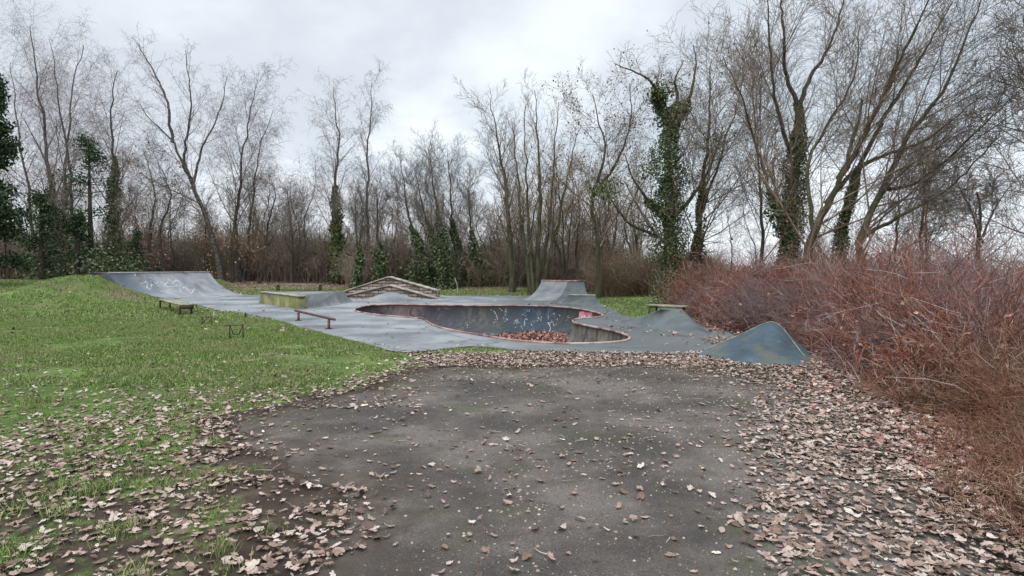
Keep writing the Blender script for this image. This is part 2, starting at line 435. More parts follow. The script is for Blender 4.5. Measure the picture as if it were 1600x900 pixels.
def stone_mat():
    m, t, b = newmat('coursed_stone', .9, .15)
    tcn = N(t, 'ShaderNodeTexCoord')
    br = N(t, 'ShaderNodeTexBrick'); br.inputs['Scale'].default_value = 1.0
    br.inputs['Brick Width'].default_value = .48; br.inputs['Row Height'].default_value = .17; br.inputs['Mortar Size'].default_value = .02
    br.inputs['Color1'].default_value = (.34, .27, .235, 1); br.inputs['Color2'].default_value = (.12, .095, .08, 1); br.inputs['Mortar'].default_value = (.05, .042, .036, 1)
    br.inputs['Bias'].default_value = -.1
    mp_ = N(t, 'ShaderNodeMapping'); mp_.inputs['Rotation'].default_value = (-PI / 2, 0, 0)
    nz = N(t, 'ShaderNodeTexNoise'); nz.inputs['Scale'].default_value = 2.5; nz.inputs['Detail'].default_value = 2
    t.links.new(tcn.outputs['Object'], nz.inputs['Vector'])
    va = N(t, 'ShaderNodeVectorMath', operation='MULTIPLY_ADD'); va.inputs[1].default_value = (.12, .12, .12)
    t.links.new(nz.outputs['Color'], va.inputs[0]); t.links.new(tcn.outputs['Object'], va.inputs[2]); t.links.new(va.outputs[0], mp_.inputs['Vector'])
    t.links.new(mp_.outputs[0], br.inputs['Vector'])
    n_ = noise(t, 2.5, 6, .7)
    c_ = MIXC(t, .8, br.outputs['Color'], ramp(t, n_, [(.3, (.2, .2, .2)), (.5, (.5, .5, .5)), (.7, (.75, .72, .7))]), 'OVERLAY')
    c_ = MIXC(t, MAPR(t, noise(t, 1.3, 4), .5, .62, 0, .6), c_, (.09, .085, .06))
    t.links.new(c_, b.inputs['Base Color'])
    h = M(t, 'SUBTRACT', n_, M(t, 'MULTIPLY', br.outputs['Fac'], 1.5))
    bump(t, b, h, .8, .03)
    return m
MAT['stone'] = stone_mat()
MAT['slab'] = surf_mat('ledge_slab', [(.3, (.13, .115, .095)), (.5, (.29, .26, .22)), (.68, (.42, .385, .34))], 2.5, bs=.4)

def ground_mat():
    m, t, b = newmat('ground_soil', .95, .1)
    at = N(t, 'ShaderNodeAttribute'); at.attribute_name = 'grass'
    soil = ramp(t, noise(t, 3, 6, .65), [(.3, (.028, .021, .016)), (.5, (.055, .042, .031)), (.7, (.095, .072, .054))])
    g1 = ramp(t, noise(t, .55, 6, .7), [(.34, (.06, .075, .028)), (.45, (.072, .115, .028)), (.56, (.11, .165, .042)), (.66, (.16, .17, .07))])
    fine = noise(t, 55, 4, .7)
    g1 = MIXC(t, .75, g1, ramp(t, fine, [(.3, (.2, .2, .2)), (.5, (.5, .5, .5)), (.7, (.8, .8, .75))]), 'OVERLAY')
    g1 = MIXC(t, MAPR(t, noise(t, .32, 5, .65), .5, .62, 0, .55), g1, (.13, .11, .06))
    f_ = M(t, 'ADD', at.outputs['Fac'], M(t, 'MULTIPLY', M(t, 'SUBTRACT', noise(t, 2.2, 6, .7), .5), 1.4))
    c_ = MIXC(t, MAPR(t, f_, .32, .62, 0, 1), soil, g1)
    lit = N(t, 'ShaderNodeAttribute'); lit.attribute_name = 'litter'
    lc = ramp(t, noise(t, 14, 4, .7), [(.3, (.06, .04, .03)), (.5, (.16, .11, .08)), (.68, (.3, .22, .17))])
    lf = M(t, 'ADD', lit.outputs['Fac'], M(t, 'MULTIPLY', M(t, 'SUBTRACT', noise(t, 1.5, 6, .75), .5), 1.5))
    c_ = MIXC(t, MAPR(t, lf, .4, .7, 0, .9), c_, lc)
    t.links.new(c_, b.inputs['Base Color'])
    bump(t, b, M(t, 'ADD', fine, noise(t, 9, 4)), .7, .04)
    return m
MAT['ground'] = ground_mat()

def path_mat():
    m, t, b = newmat('path_asphalt', .85, .25)
    a = noise(t, .7, 5, .6); md = noise(t, 4, 5, .7); fine = noise(t, 75, 4, .8)
    c_ = ramp(t, a, [(.40, (.048, .041, .036)), (.49, (.078, .066, .057)), (.57, (.122, .104, .090))])
    c_ = MIXC(t, MAPR(t, md, .5, .72, 0, .5), c_, (.075, .064, .048))
    c_ = MIXC(t, .9, c_, ramp(t, fine, [(.3, (.12, .12, .12)), (.5, (.48, .48, .48)), (.62, (.62, .62, .62)), (.75, (.95, .95, .95))]), 'OVERLAY')
    g = N(t, 'ShaderNodeNewGeometry')
    for sc_, lo, amt, col in ((95, .14, .4, (.22, .2, .18)), (60, .07, .3, (.26, .23, .2)), (70, .2, .6, (.018, .016, .015))):
        v = N(t, 'ShaderNodeTexVoronoi'); v.inputs['Scale'].default_value = sc_; t.links.new(g.outputs['Position'], v.inputs['Vector'])
        pick = N(t, 'ShaderNodeSeparateColor'); t.links.new(v.outputs['Color'], pick.inputs[0])
        on = M(t, 'MULTIPLY', MAPR(t, v.outputs['Distance'], lo, lo + .12, amt, 0), M(t, 'GREATER_THAN', pick.outputs[0], .72))
        dens = MAPR(t, noise(t, 1.1, 4, .6), .42, .6, .15, 1)
        c_ = MIXC(t, M(t, 'MULTIPLY', on, dens), c_, col)
    ea = N(t, 'ShaderNodeAttribute'); ea.attribute_name = 'edge'
    ef = M(t, 'ADD', ea.outputs['Fac'], M(t, 'MULTIPLY', M(t, 'SUBTRACT', noise(t, 2.4, 7, .72), .5), 2.6))
    soil = ramp(t, noise(t, 3, 6, .65), [(.3, (.030, .023, .017)), (.5, (.055, .042, .031)), (.7, (.095, .075, .055))])
    c_ = MIXC(t, MAPR(t, ef, .15, .75, .9, 0), c_, soil)
    mo = MAPR(t, noise(t, 1.0, 6, .7), .53, .63, 0, .55)
    c_ = MIXC(t, mo, c_, (.045, .052, .022))
    t.links.new(c_, b.inputs['Base Color'])
    v = N(t, 'ShaderNodeTexVoronoi'); v.inputs['Scale'].default_value = 80; t.links.new(g.outputs['Position'], v.inputs['Vector'])
    bump(t, b, M(t, 'ADD', M(t, 'MULTIPLY', v.outputs['Distance'], -1.0), M(t, 'ADD', fine, M(t, 'MULTIPLY', md, 2))), .7, .01)
    return m
MAT['path'] = path_mat()
MAT['hill'] = surf_mat('far_hill', [(.3, (.05, .065, .06)), (.6, (.09, .11, .09))], .02)

# ---------------------------------------------------------------- outlines
def smooth_closed(P, n, it=3):
    P = np.asarray(P, float); m = len(P)
    out_ = []
    for i in range(m):
        p0, p1, p2, p3 = P[(i - 1) % m], P[i], P[(i + 1) % m], P[(i + 2) % m]
        for t in np.linspace(0, 1, 12, endpoint=False):
            out_.append(.5 * ((2 * p1) + (-p0 + p2) * t + (2 * p0 - 5 * p1 + 4 * p2 - p3) * t ** 2 + (-p0 + 3 * p1 - 3 * p2 + p3) * t ** 3))
    Q = np.array(out_)
    Q = resample_closed(Q, n)
    for _ in range(it): Q = .5 * Q + .25 * (np.roll(Q, 1, 0) + np.roll(Q, -1, 0))
    return Q
def resample_closed(Q, n):
    L = np.r_[0, np.cumsum(np.linalg.norm(np.diff(np.vstack([Q, Q[:1]]), axis=0), axis=1))]
    s = np.linspace(0, L[-1], n, endpoint=False)
    QQ = np.vstack([Q, Q[:1]])
    return np.stack([np.interp(s, L, QQ[:, k]) for k in range(Q.shape[1])], 1)
def resample_open(Q, n):
    Q = np.asarray(Q, float)
    L = np.r_[0, np.cumsum(np.linalg.norm(np.diff(Q, axis=0), axis=1))]
    s = np.linspace(0, L[-1], n)
    return np.stack([np.interp(s, L, Q[:, k]) for k in range(Q.shape[1])], 1)
def spline_open(P, n):
    P = np.asarray(P, float)
    PP = np.vstack([2 * P[0] - P[1], P, 2 * P[-1] - P[-2]])
    o_ = []
    for i in range(1, len(PP) - 2):
        p0, p1, p2, p3 = PP[i - 1:i + 3]
        for t in np.linspace(0, 1, 10, endpoint=False):
            o_.append(.5 * ((2 * p1) + (-p0 + p2) * t + (2 * p0 - 5 * p1 + 4 * p2 - p3) * t ** 2 + (-p0 + 3 * p1 - 3 * p2 + p3) * t ** 3))
    o_.append(P[-1])
    return resample_open(np.array(o_), n)
def inside(poly, x, y):
    c_ = np.zeros(np.shape(x), bool); n = len(poly)
    for i in range(n):
        x1, y1 = poly[i]; x2, y2 = poly[(i + 1) % n]
        if y1 == y2: continue
        cond = ((y1 > y) != (y2 > y)) & (x < (x2 - x1) * (y - y1) / (y2 - y1) + x1)
        c_ ^= cond
    return c_
def dist_poly(poly, x, y):
    d = np.full(np.shape(x), 1e9); n = len(poly)
    for i in range(n):
        a = np.array(poly[i]); b = np.array(poly[(i + 1) % n]); ab = b - a
        t = np.clip(((x - a[0]) * ab[0] + (y - a[1]) * ab[1]) / (ab @ ab + 1e-12), 0, 1)
        d = np.minimum(d, np.hypot(x - a[0] - t * ab[0], y - a[1] - t * ab[1]))
    return d

pool_px = [(571, 478.6), (606, 476.4), (650, 476.5), (700, 477.6), (745, 478.2), (795, 477.8), (860, 479.2), (900, 482.4), (924, 486.8), (939, 491),
           (942, 494), (931, 496.8), (906, 498.2), (896, 501), (898, 505), (920, 510), (950, 516), (976, 523), (985, 528), (980, 533), (960, 536), (900, 538.4),
           (850, 536.8), (800, 532.4), (757, 525.8), (719, 519.4), (691, 513.5), (674, 507.5), (665, 502), (651, 497.8), (606, 494.2), (577, 491), (558, 487.3), (554, 484)]
POOL = smooth_closed([gp(*p)[:2] for p in pool_px], 300, 4)
deck_px = [(262, 468.8), (284, 471.5), (310, 477), (345, 486), (382, 489), (420, 497.5), (445, 504), (482, 514), (520, 524), (568, 535.5), (596, 544.5), (621, 550.5), (653, 549), (690, 545.5),
           (719, 541.5), (775, 543.6), (830, 549), (930, 552), (1020, 555), (1086, 554), (1150, 548), (1175, 535), (1140, 520), (1110, 508), (1070, 496), (1005, 499), (975, 492), (943, 477), (925, 466), (905, 461),
           (815, 462), (760, 461.5), (700, 462.5), (690, 461), (540, 460.5), (470, 459.5), (400, 460.8), (385, 461.0), (366, 461.8), (330, 464)]
DECK = np.array([gp(*p)[:2] for p in deck_px])
DECK = resample_closed(DECK, 320)
dn = np.stack([fbm(DECK[:, 0] * 1.2, DECK[:, 1] * 1.2, 5) - .5, fbm(DECK[:, 0] * 1.2, DECK[:, 1] * 1.2, 9) - .5], 1)
DECK = DECK + dn * .35
path_w = [tuple(gp(*p)[:2]) for p in [(700, 571), (660, 575), (610, 592), (540, 610), (470, 625), (395, 637), (345, 655), (345, 685), (390, 715), (455, 745), (520, 775), (500, 800), (430, 850), (380, 899)]] + \
    [(-1.7, 1.5), (-2.2, -2), (-2.2, -6), (4.5, -6), (4.0, 0)] + [tuple(gp(*p)[:2]) for p in [(1570, 880), (1500, 760), (1420, 690), (1350, 640), (1270, 605), (1170, 590), (1080, 577), (1000, 569), (900, 569), (800, 572)]]
PATH = resample_closed(np.array(path_w), 400)
pn = np.stack([fbm(PATH[:, 0] * 2.5, PATH[:, 1] * 2.5, 15, 5) - .5, fbm(PATH[:, 0] * 2.5, PATH[:, 1] * 2.5, 19, 5) - .5], 1)
PATH = PATH + pn * .55
# thicket outline on the right (ground)
THICK = [tuple(gp(*p)[:2]) for p in [(1600, 850), (1545, 740), (1495, 665), (1410, 610), (1330, 578), (1275, 548), (1235, 528), (1190, 518), (1150, 516), (1110, 502), (1078, 488)]] + [(6.5, 24), (10, 28), (24, 28), (24, 3), (5.5, 2.6)]
THICK = np.array(THICK)

QP_A = np.array([-20.3, 29.9]); QP_B = np.array([-19.2, 37.8])       # coping ends of the left quarter pipe
def terrain(x, y):
    x = np.asarray(x, float); y = np.asarray(y, float)
    ind = inside(DECK, x, y); d = dist_poly(DECK, x, y); d = np.where(ind, 0, d)
    back = sstep(y + np.where(x < -14, (-14 - x) * .35, 0), 24, 38)
    z = np.minimum(.05 * d, .8) * back
    z = z + .12 * (fbm(x * .18, y * .18, 31) - .5) * sstep(d, .5, 4) * sstep(y, 4, 12)
    # bank against the left quarter pipe: hugs its south end and its back
    E0 = np.array([-21.6, 29.75]); E1 = np.array([-17.5, 30.45]); ab = E1 - E0; L_ = np.linalg.norm(ab)
    s_ = ((x - E0[0]) * ab[0] + (y - E0[1]) * ab[1]) / (L_ * L_)
    sd_ = -((x - E0[0]) * -ab[1] + (y - E0[1]) * ab[0]) / L_            # distance to the south of the end line
    prof = 1.27 * (1 - np.clip((s_ - .22) / .86, 0, 1)) ** 1.6
    ds = np.maximum(sd_, 0); dw = np.maximum(-s_ * L_, 0)
    bank = prof * np.exp(-(ds / (2.2 + 2.5 * np.clip(-s_ + .5, 0, 1.5))) ** 2) * np.exp(-(dw / 2.6) ** 2) * (sd_ > -.22)
    west = 1.12 * np.exp(-(np.maximum(-21.3 - (x - (y - 30) * .14), 0) / 3.5) ** 2) * (x - (y - 30) * .14 < -21.0) * (y > 29.7) * np.exp(-(np.maximum(y - 37.5, 0) / 5.0) ** 2)
    bank = np.maximum(bank, west)
    z = np.maximum(z, np.where(ind, 0, bank))
    far = np.maximum(y - 75, 0)
    z = z - far * .035
    z = z - np.maximum(x - 12, 0) * .02 * sstep(y, 8, 25)
    z = np.where(ind, -.03, z - .012)
    return z
def tz(x, y): return float(terrain(np.array([x]), np.array([y]))[0])

# ---------------------------------------------------------------- ground
def spaced(lo, hi, dense_lo, dense_hi, step, g=1.12):
    v = list(np.arange(dense_lo, dense_hi + 1e-6, step)); s = step
    while v[-1] < hi: s *= g; v.append(v[-1] + s)
    s = step; w = [v[0]]
    while w[-1] > lo: s *= g; w.append(w[-1] - s)
    return np.array(w[:0:-1] + v)
gx = spaced(-700, 700, -24, 13, .2); gy = spaced(-60, 900, 1, 40, .2)
GX, GY = np.meshgrid(gx, gy, indexing='xy')
GZ = terrain(GX, GY)
inp = inside(POOL, GX, GY); dp = dist_poly(POOL, GX, GY)
GZ = np.where(inp | (dp < .25), -2.2, GZ)
nx, ny = len(gx), len(gy)
i, j = np.meshgrid(np.arange(nx - 1), np.arange(ny - 1), indexing='xy')
b0 = j * nx + i
me = mkmesh('ground', np.stack([GX, GY, GZ], -1).reshape(-1, 3), np.stack([b0, b0 + 1, b0 + nx + 1, b0 + nx], -1).reshape(-1, 4), smooth=True)
PXg, PYg, DPg = pix(np.stack([GX, GY, GZ], -1))

def interp(v, xs, ys): return np.interp(v, xs, ys)
def density_leaf(x, y):
    """leaves per m2 (0..1 relative)"""
    px, py, dep = pix(np.stack([x, y, np.zeros_like(x)], -1))
    py = np.where(dep < .4, 2000, py)
    n_ = fbm(x * .9, y * .9, 51, 4); n2_ = fbm(x * 2.7, y * 2.7, 61, 3)
    # right side drift
    edge = interp(py, [550, 562, 575, 610, 650, 700, 740, 790, 830, 900, 1200], [1300, 1120, 1130, 1190, 1215, 1190, 1215, 1170, 1160, 1235, 1300])
    w = interp(py, [560, 650, 900], [70, 70, 60])
    right = .92 * sstep(px - edge + (n_ - .5) * 220, -w, w) * (.62 + .38 * sstep(n2_, .35, .6))
    # strip before the deck
    strip = np.exp(-((py - 560 + (n_ - .5) * 8) / 11.0) ** 4) * sstep(px, 600, 690) * 1.3
    # drift along the left edge of the path
    ey = interp(px, [0, 100, 200, 300, 380, 430, 520, 600, 640, 700], [720, 680, 660, 650, 632, 622, 612, 590, 570, 560])
    rim = np.exp(-((py - ey + 4) / interp(px, [0, 300, 400, 640], [45, 25, 12, 10])) ** 2) * sstep(-px, -700, -640) * .6
    # bottom left
    bl_edge = interp(py, [620, 660, 700, 740, 770, 800, 840, 900], [330, 345, 380, 400, 590, 600, 570, 500])
    bl = sstep(bl_edge - px + (n_ - .5) * 120, -30, 40) * sstep(py, 615, 690) * (.08 + .32 * sstep(n_ * .6 + n2_ * .4, .42, .58))
    lawn = interp(py, [500, 560, 620], [.025, .05, .16]) + .12 * sstep(n_, .55, .7)
    lawn = lawn * (px < 660) * (py < 640)
    sparse = .035
    out_ = np.maximum.reduce([right, strip, rim, bl, lawn, sparse + 0 * px])
    # debris on the deck at the right
    deb = sstep(n2_, .4, .55) * np.exp(-((py - interp(px, [950, 1000, 1060, 1110, 1150], [500, 513, 520, 530, 535])) / 6.0) ** 2) * sstep(px, 950, 1010) * .8
    out_ = np.maximum(out_, deb)
    return out_
LD = density_leaf(GX.ravel(), GY.ravel()).reshape(GX.shape)
# grass cover
pyl = PYg; pxl = PXg
gm = np.ones_like(GX)
onpath = inside(PATH, GX, GY); dpa = dist_poly(PATH, GX, GY)
gm = np.where(onpath, 0, gm)
gm = gm * np.clip(dpa / .35, 0, 1)
gm = gm * (1 - .85 * sstep(pxl, 1000, 1100) * (pyl > 440) * (DPg > 0))
gm = gm * (1 - .75 * sstep(LD, .45, .95))
gm = gm * (1 - .62 * sstep(pyl, 610, 760) * (DPg > 0))
ss = np.exp(-((GX - 3.9) / 1.8) ** 2 - ((GY - 21.5) / 3.2) ** 2); gm = np.maximum(gm, np.minimum(ss * 2, 1))
wood = sstep(GY, 44, 52); gm = gm * (1 - .85 * wood)
gm = np.where(GX > 13, .1, gm)
a_ = me.attributes.new('grass', 'FLOAT', 'POINT'); a_.data.foreach_set('value', gm.ravel().astype(np.float32))
lit = np.clip(LD * .55, 0, .6) + .62 * sstep(GY, 36, 46) + .25 * sstep(GY, 29, 36)
lit = np.maximum(lit, .8 * (inside(THICK, GX, GY)))
lit = np.maximum(lit, .62 * np.exp(-((GX + 18.7) / 1.2) ** 2 - ((GY - 29) / 2.2) ** 2))
a_ = me.attributes.new('litter', 'FLOAT', 'POINT'); a_.data.foreach_set('value', lit.ravel().astype(np.float32))
tag(link('ground', me, MAT['ground']), kind='structure')
def grid_lookup(A, x, y):
    fi = np.interp(x, gx, np.arange(nx)); fj = np.interp(y, gy, np.arange(ny))
    i0 = np.clip(fi.astype(int), 0, nx - 2); j0 = np.clip(fj.astype(int), 0, ny - 2); u = fi - i0; v = fj - j0
    return (A[j0, i0] * (1 - u) + A[j0, i0 + 1] * u) * (1 - v) + (A[j0 + 1, i0] * (1 - u) + A[j0 + 1, i0 + 1] * u) * v

# path sheet (follows the terrain, 10 mm proud of it)
def sheet(name, outline, holes, step, zf, mat, rings=None):
    vs = [Vector((float(p[0]), float(p[1]))) for p in outline]
    edges = [(k, (k + 1) % len(outline)) for k in range(len(outline))]
    for h in holes:
        s0 = len(vs); vs += [Vector((float(p[0]), float(p[1]))) for p in h]
        edges += [(s0 + k, s0 + (k + 1) % len(h)) for k in range(len(h))]
    o_ = np.array(outline); xs = np.arange(o_[:, 0].min(), o_[:, 0].max(), step); ys = np.arange(o_[:, 1].min(), o_[:, 1].max(), step)
    XX, YY = np.meshgrid(xs, ys); XX = XX.ravel(); YY = YY.ravel()
    ok = inside(outline, XX, YY) & (dist_poly(outline, XX, YY) > step * .4)
    for h in holes: ok &= ~inside(h, XX, YY) & (dist_poly(h, XX, YY) > step * .4)
    vs += [Vector((float(a), float(b))) for a, b in zip(XX[ok], YY[ok])]
    co, _, fa, _, _, _ = delaunay_2d_cdt(vs, edges, [], 0, 1e-6)
    C = np.array([(v.x, v.y) for v in co]); T = np.array([f for f in fa if len(f) == 3])
    cen = C[T].mean(1)
    k = inside(outline, cen[:, 0], cen[:, 1])
    for h in holes: k &= ~inside(h, cen[:, 0], cen[:, 1])
    T = T[k]
    a = C[T[:, 1]] - C[T[:, 0]]; b = C[T[:, 2]] - C[T[:, 0]]
    fl = a[:, 0] * b[:, 1] - a[:, 1] * b[:, 0] < 0
    T[fl] = T[fl][:, ::-1]
    return link(name, mkmesh(name, np.column_stack([C, zf(C[:, 0], C[:, 1])]), None, T, True), mat)
def path_z(x, y):
    d = dist_poly(PATH, x, y) * inside(PATH, x, y)
    return grid_lookup(GZ, x, y) - .03 + .045 * sstep(d + (fbm(x * 3, y * 3, 27) - .5) * .25, .0, .3)
o = sheet('path', PATH, [], .12, path_z, MAT['path']); tag(o, kind='structure')
pv = np.array([v.co[:2] for v in o.data.vertices]); pd_ = dist_poly(PATH, pv[:, 0], pv[:, 1])
a_ = o.data.attributes.new('edge', 'FLOAT', 'POINT'); a_.data.foreach_set('value', np.clip(pd_ / 1.3, 0, 1).astype(np.float32))
def roller(x, y):
    return .42 * np.exp(-((x + 6.2) / .95) ** 2) * np.exp(-((y - 30.4) / 1.0) ** 2)
o = sheet('skatepark_pavement', DECK, [POOL], .35, lambda x, y: roller(x, y), MAT['deck']); tag(o, kind='structure')
# far hills
hx = np.linspace(-900, 900, 160)
top = 3.0 + 11 * np.exp(-((hx - 60) / 120) ** 2) + 4 * np.exp(-((hx + 300) / 160) ** 2) + 1.5 * fbm(hx * .02, hx * 0, 3)
V = np.concatenate([np.column_stack([hx, 560 + 0 * hx, -60 + 0 * hx]), np.column_stack([hx, 640 + 0 * hx, top - 6]), np.column_stack([hx, 760 + 0 * hx, -60 + 0 * hx])])
n_ = len(hx); q = []
for k in range(n_ - 1): q += [(k, k + 1, n_ + k + 1, n_ + k), (n_ + k, n_ + k + 1, 2 * n_ + k + 1, 2 * n_ + k)]
tag(link('hills', mkmesh('hills', V, q, None, True), MAT['hill']), kind='structure')

# ---------------------------------------------------------------- bowl
DEPTH = 1.0
def ring_normals(P):
    T = np.roll(P, -1, 0) - np.roll(P, 1, 0); T /= np.linalg.norm(T, axis=1, keepdims=True)
    Nn = np.stack([-T[:, 1], T[:, 0]], 1)
    area = .5 * np.sum(P[:, 0] * np.roll(P[:, 1], -1) - np.roll(P[:, 0], -1) * P[:, 1])
    return Nn if area > 0 else -Nn
bowl = empty('skate_bowl', (POOL[:, 0].mean(), POOL[:, 1].mean(), 0), 'sunken clover shaped concrete skate bowl with pink coping and painted walls', 'skate bowl')
rings = []; P = POOL.copy(); angs = np.linspace(0, math.radians(88), 16); prev = 0
Rr = DEPTH
for a in angs:
    off = Rr * (1 - math.cos(a)); step_ = off - prev; prev = off
    if step_ > 0:
        P = P + ring_normals(P) * step_
        for _ in range(2): P = .6 * P + .2 * (np.roll(P, 1, 0) + np.roll(P, -1, 0))
    rings.append(np.column_stack([P, np.full(len(P), -Rr * math.sin(a))]))
n_ = len(POOL); V = np.concatenate(rings); q = []
ii = np.arange(n_)
Q = np.concatenate([np.stack([k * n_ + ii, k * n_ + (ii + 1) % n_, (k + 1) * n_ + (ii + 1) % n_, (k + 1) * n_ + ii], 1) for k in range(len(rings) - 1)])
mb = MB(); mb.add(V, Q[:, ::-1])
last = rings[-1]
co, _, fa, _, _, _ = delaunay_2d_cdt([Vector((float(a), float(b))) for a, b, _z in last], [(k, (k + 1) % n_) for k in range(n_)], [], 1, 1e-6)
C = np.array([(v.x, v.y, last[0, 2]) for v in co]); T = np.array([f for f in fa if len(f) == 3])
mb.add(C, None, T)
bowl_surf = mb.build('bowl_wall', MAT['bowl'], bowl, True)
bvh_bowl = BVHTree.FromPolygons([Vector(v) for v in V], [tuple(int(a) for a in r) for r in Q])
# coping in three runs with a gap at the roll-in
gapc = gp(659, 500)[:2]
kgap = int(np.argmin(np.hypot(*(POOL - gapc).T)))
run = np.roll(POOL, -(kgap + 3), 0)[:n_ - 5]
cuts = [0, 95, 190, len(run)]
for a, b in zip(cuts[:-1], cuts[1:]):
    r_ = run[a:min(b + 1, len(run))]
    nn = ring_normals(run)[a:min(b + 1, len(run))]
    pts = np.column_stack([r_ + nn * .01, np.full(len(r_), .012)])
    MB().tube(pts, .032, 8).build('coping', MAT['coping'], bowl, True)

# leaves that have collected in the bowl are added with the other litter below

def strokes(name, bvh, polys, width, mat, parent, jitter=.0, off=.006):
    mb = MB(); eye = Vector((0, 0, EYE)); got = False
    for pl in polys:
        P = spline_open(np.array(pl, float), max(6, 5 * len(pl))) if len(pl) > 2 else resample_open(np.array(pl, float), 6)
        hits = []
        for p in P:
            d = pt(p[0], p[1], 10.0); v = (Vector(d) - eye).normalized()
            loc, nor, idx, ds = bvh.ray_cast(eye, v)
            if loc is None: continue
            if nor.dot(v) > 0: nor = -nor
            hits.append((np.array(loc), np.array(nor)))
        if len(hits) < 3: continue
        L = np.array([h[0] for h in hits]); Nr = np.array([h[1] for h in hits])
        T = np.gradient(L, axis=0); T /= np.linalg.norm(T, axis=1, keepdims=True) + 1e-9
        S = np.cross(T, Nr); S /= np.linalg.norm(S, axis=1, keepdims=True) + 1e-9
        w = width * rng.uniform(.7, 1.3, (len(L), 1)) * .5
        A = L + S * w + Nr * off; B = L - S * w + Nr * off
        m = len(L); V = np.concatenate([A, B]); k = np.arange(m - 1)
        mb.add(V, np.stack([k, k + 1, m + k + 1, m + k], 1)); got = True
    if got: return mb.build(name, mat, parent)

def absorb(target, strokes_):
    import bmesh
    bm = bmesh.new(); bm.from_mesh(target.data)
    for so in strokes_:
        n0 = len(bm.faces); bm.from_mesh(so.data); bm.faces.ensure_lookup_table()
        target.data.materials.append(so.data.materials[0]); mi_ = len(target.data.materials) - 1
        for f in bm.faces[n0:]: f.material_index = mi_
    bm.to_mesh(target.data); bm.free()
    for so in strokes_: bpy.data.objects.remove(so)
GR = []
Z7 = lambda x, y: (800 + x / 5.0, 400 + y / 5.0)
Z6 = lambda x, y: (530 + x / 5.293, 400 + y / 5.293)
wt = []
for cx_, cy_, n__, s_ in ((790, 486, 6, 5), (792, 496, 4, 4), (808, 505, 5, 6), (822, 490, 5, 5), (845, 502, 6, 7), (858, 500, 5, 6), (770, 500, 3, 4), (735, 512, 4, 4), (870, 492, 4, 4), (888, 496, 4, 4), (765, 520, 3, 3), (812, 515, 4, 5)):
    for k in range(n__):
        x0 = cx_ + rng.normal() * s_; y0 = cy_ + rng.normal() * s_ * .7
        a = rng.uniform(0, PI); l = rng.uniform(1.2, 3.4)
        wt.append([(x0, y0), (x0 + math.cos(a) * l * .5 + rng.normal() * .5, y0 + math.sin(a) * l * .5 + rng.normal() * .3), (x0 + math.cos(a) * l, y0 + math.sin(a) * l)])
wt += [[Z6(1470, 520), Z6(1475, 545), Z6(1490, 553)], [Z6(1540, 555), Z6(1525, 580)], [Z6(1280, 455), Z6(1300, 490), Z6(1310, 530)], [Z6(1250, 440), Z6(1258, 450), Z6(1262, 445)],
       [Z7(20, 500), Z7(40, 530)], [Z7(95, 525), Z7(105, 490)], [Z7(280, 520), Z7(300, 560), Z7(290, 600)], [Z7(285, 525), Z7(320, 515), Z7(325, 545), Z7(350, 530)], [Z7(120, 420), Z7(135, 435), Z7(140, 415)]]
GR.append(strokes('graffiti', bvh_bowl, wt, .022, MAT['chalk_faint'], bowl))
pk = [[Z7(525, 450 + k * 7), Z7(560, 448 + k * 7), Z7(625, 455 + k * 6)] for k in range(5)]
GR.append(strokes('graffiti', bvh_bowl, pk, .16, MAT['tag_pink'], bowl, off=.004))
GR.append(strokes('graffiti', bvh_bowl, [[Z7(565, 468), Z7(572, 478)], [Z7(598, 472), Z7(606, 478)], [Z7(545, 470), Z7(548, 478)]], .12, MAT['chalk'], bowl, off=.009))
dk = [[Z6(870, 445), Z6(900, 455), Z6(905, 480), Z6(895, 500)], [Z6(825, 465), Z6(845, 445), Z6(875, 445)], [Z6(600, 430), Z6(590, 480), Z6(620, 500)], [Z6(300, 470), Z6(330, 450), Z6(350, 475), Z6(380, 465)],
      [Z6(230, 455), Z6(270, 470), Z6(290, 440)], [Z6(650, 440), Z6(680, 470), Z6(660, 490), Z6(720, 500)], [Z6(740, 450), Z6(790, 440), Z6(770, 480)]]
GR.append(strokes('graffiti', bvh_bowl, dk, .06, MAT['tag_dark'], bowl))
absorb(bowl_surf, [g_ for g_ in GR if g_])

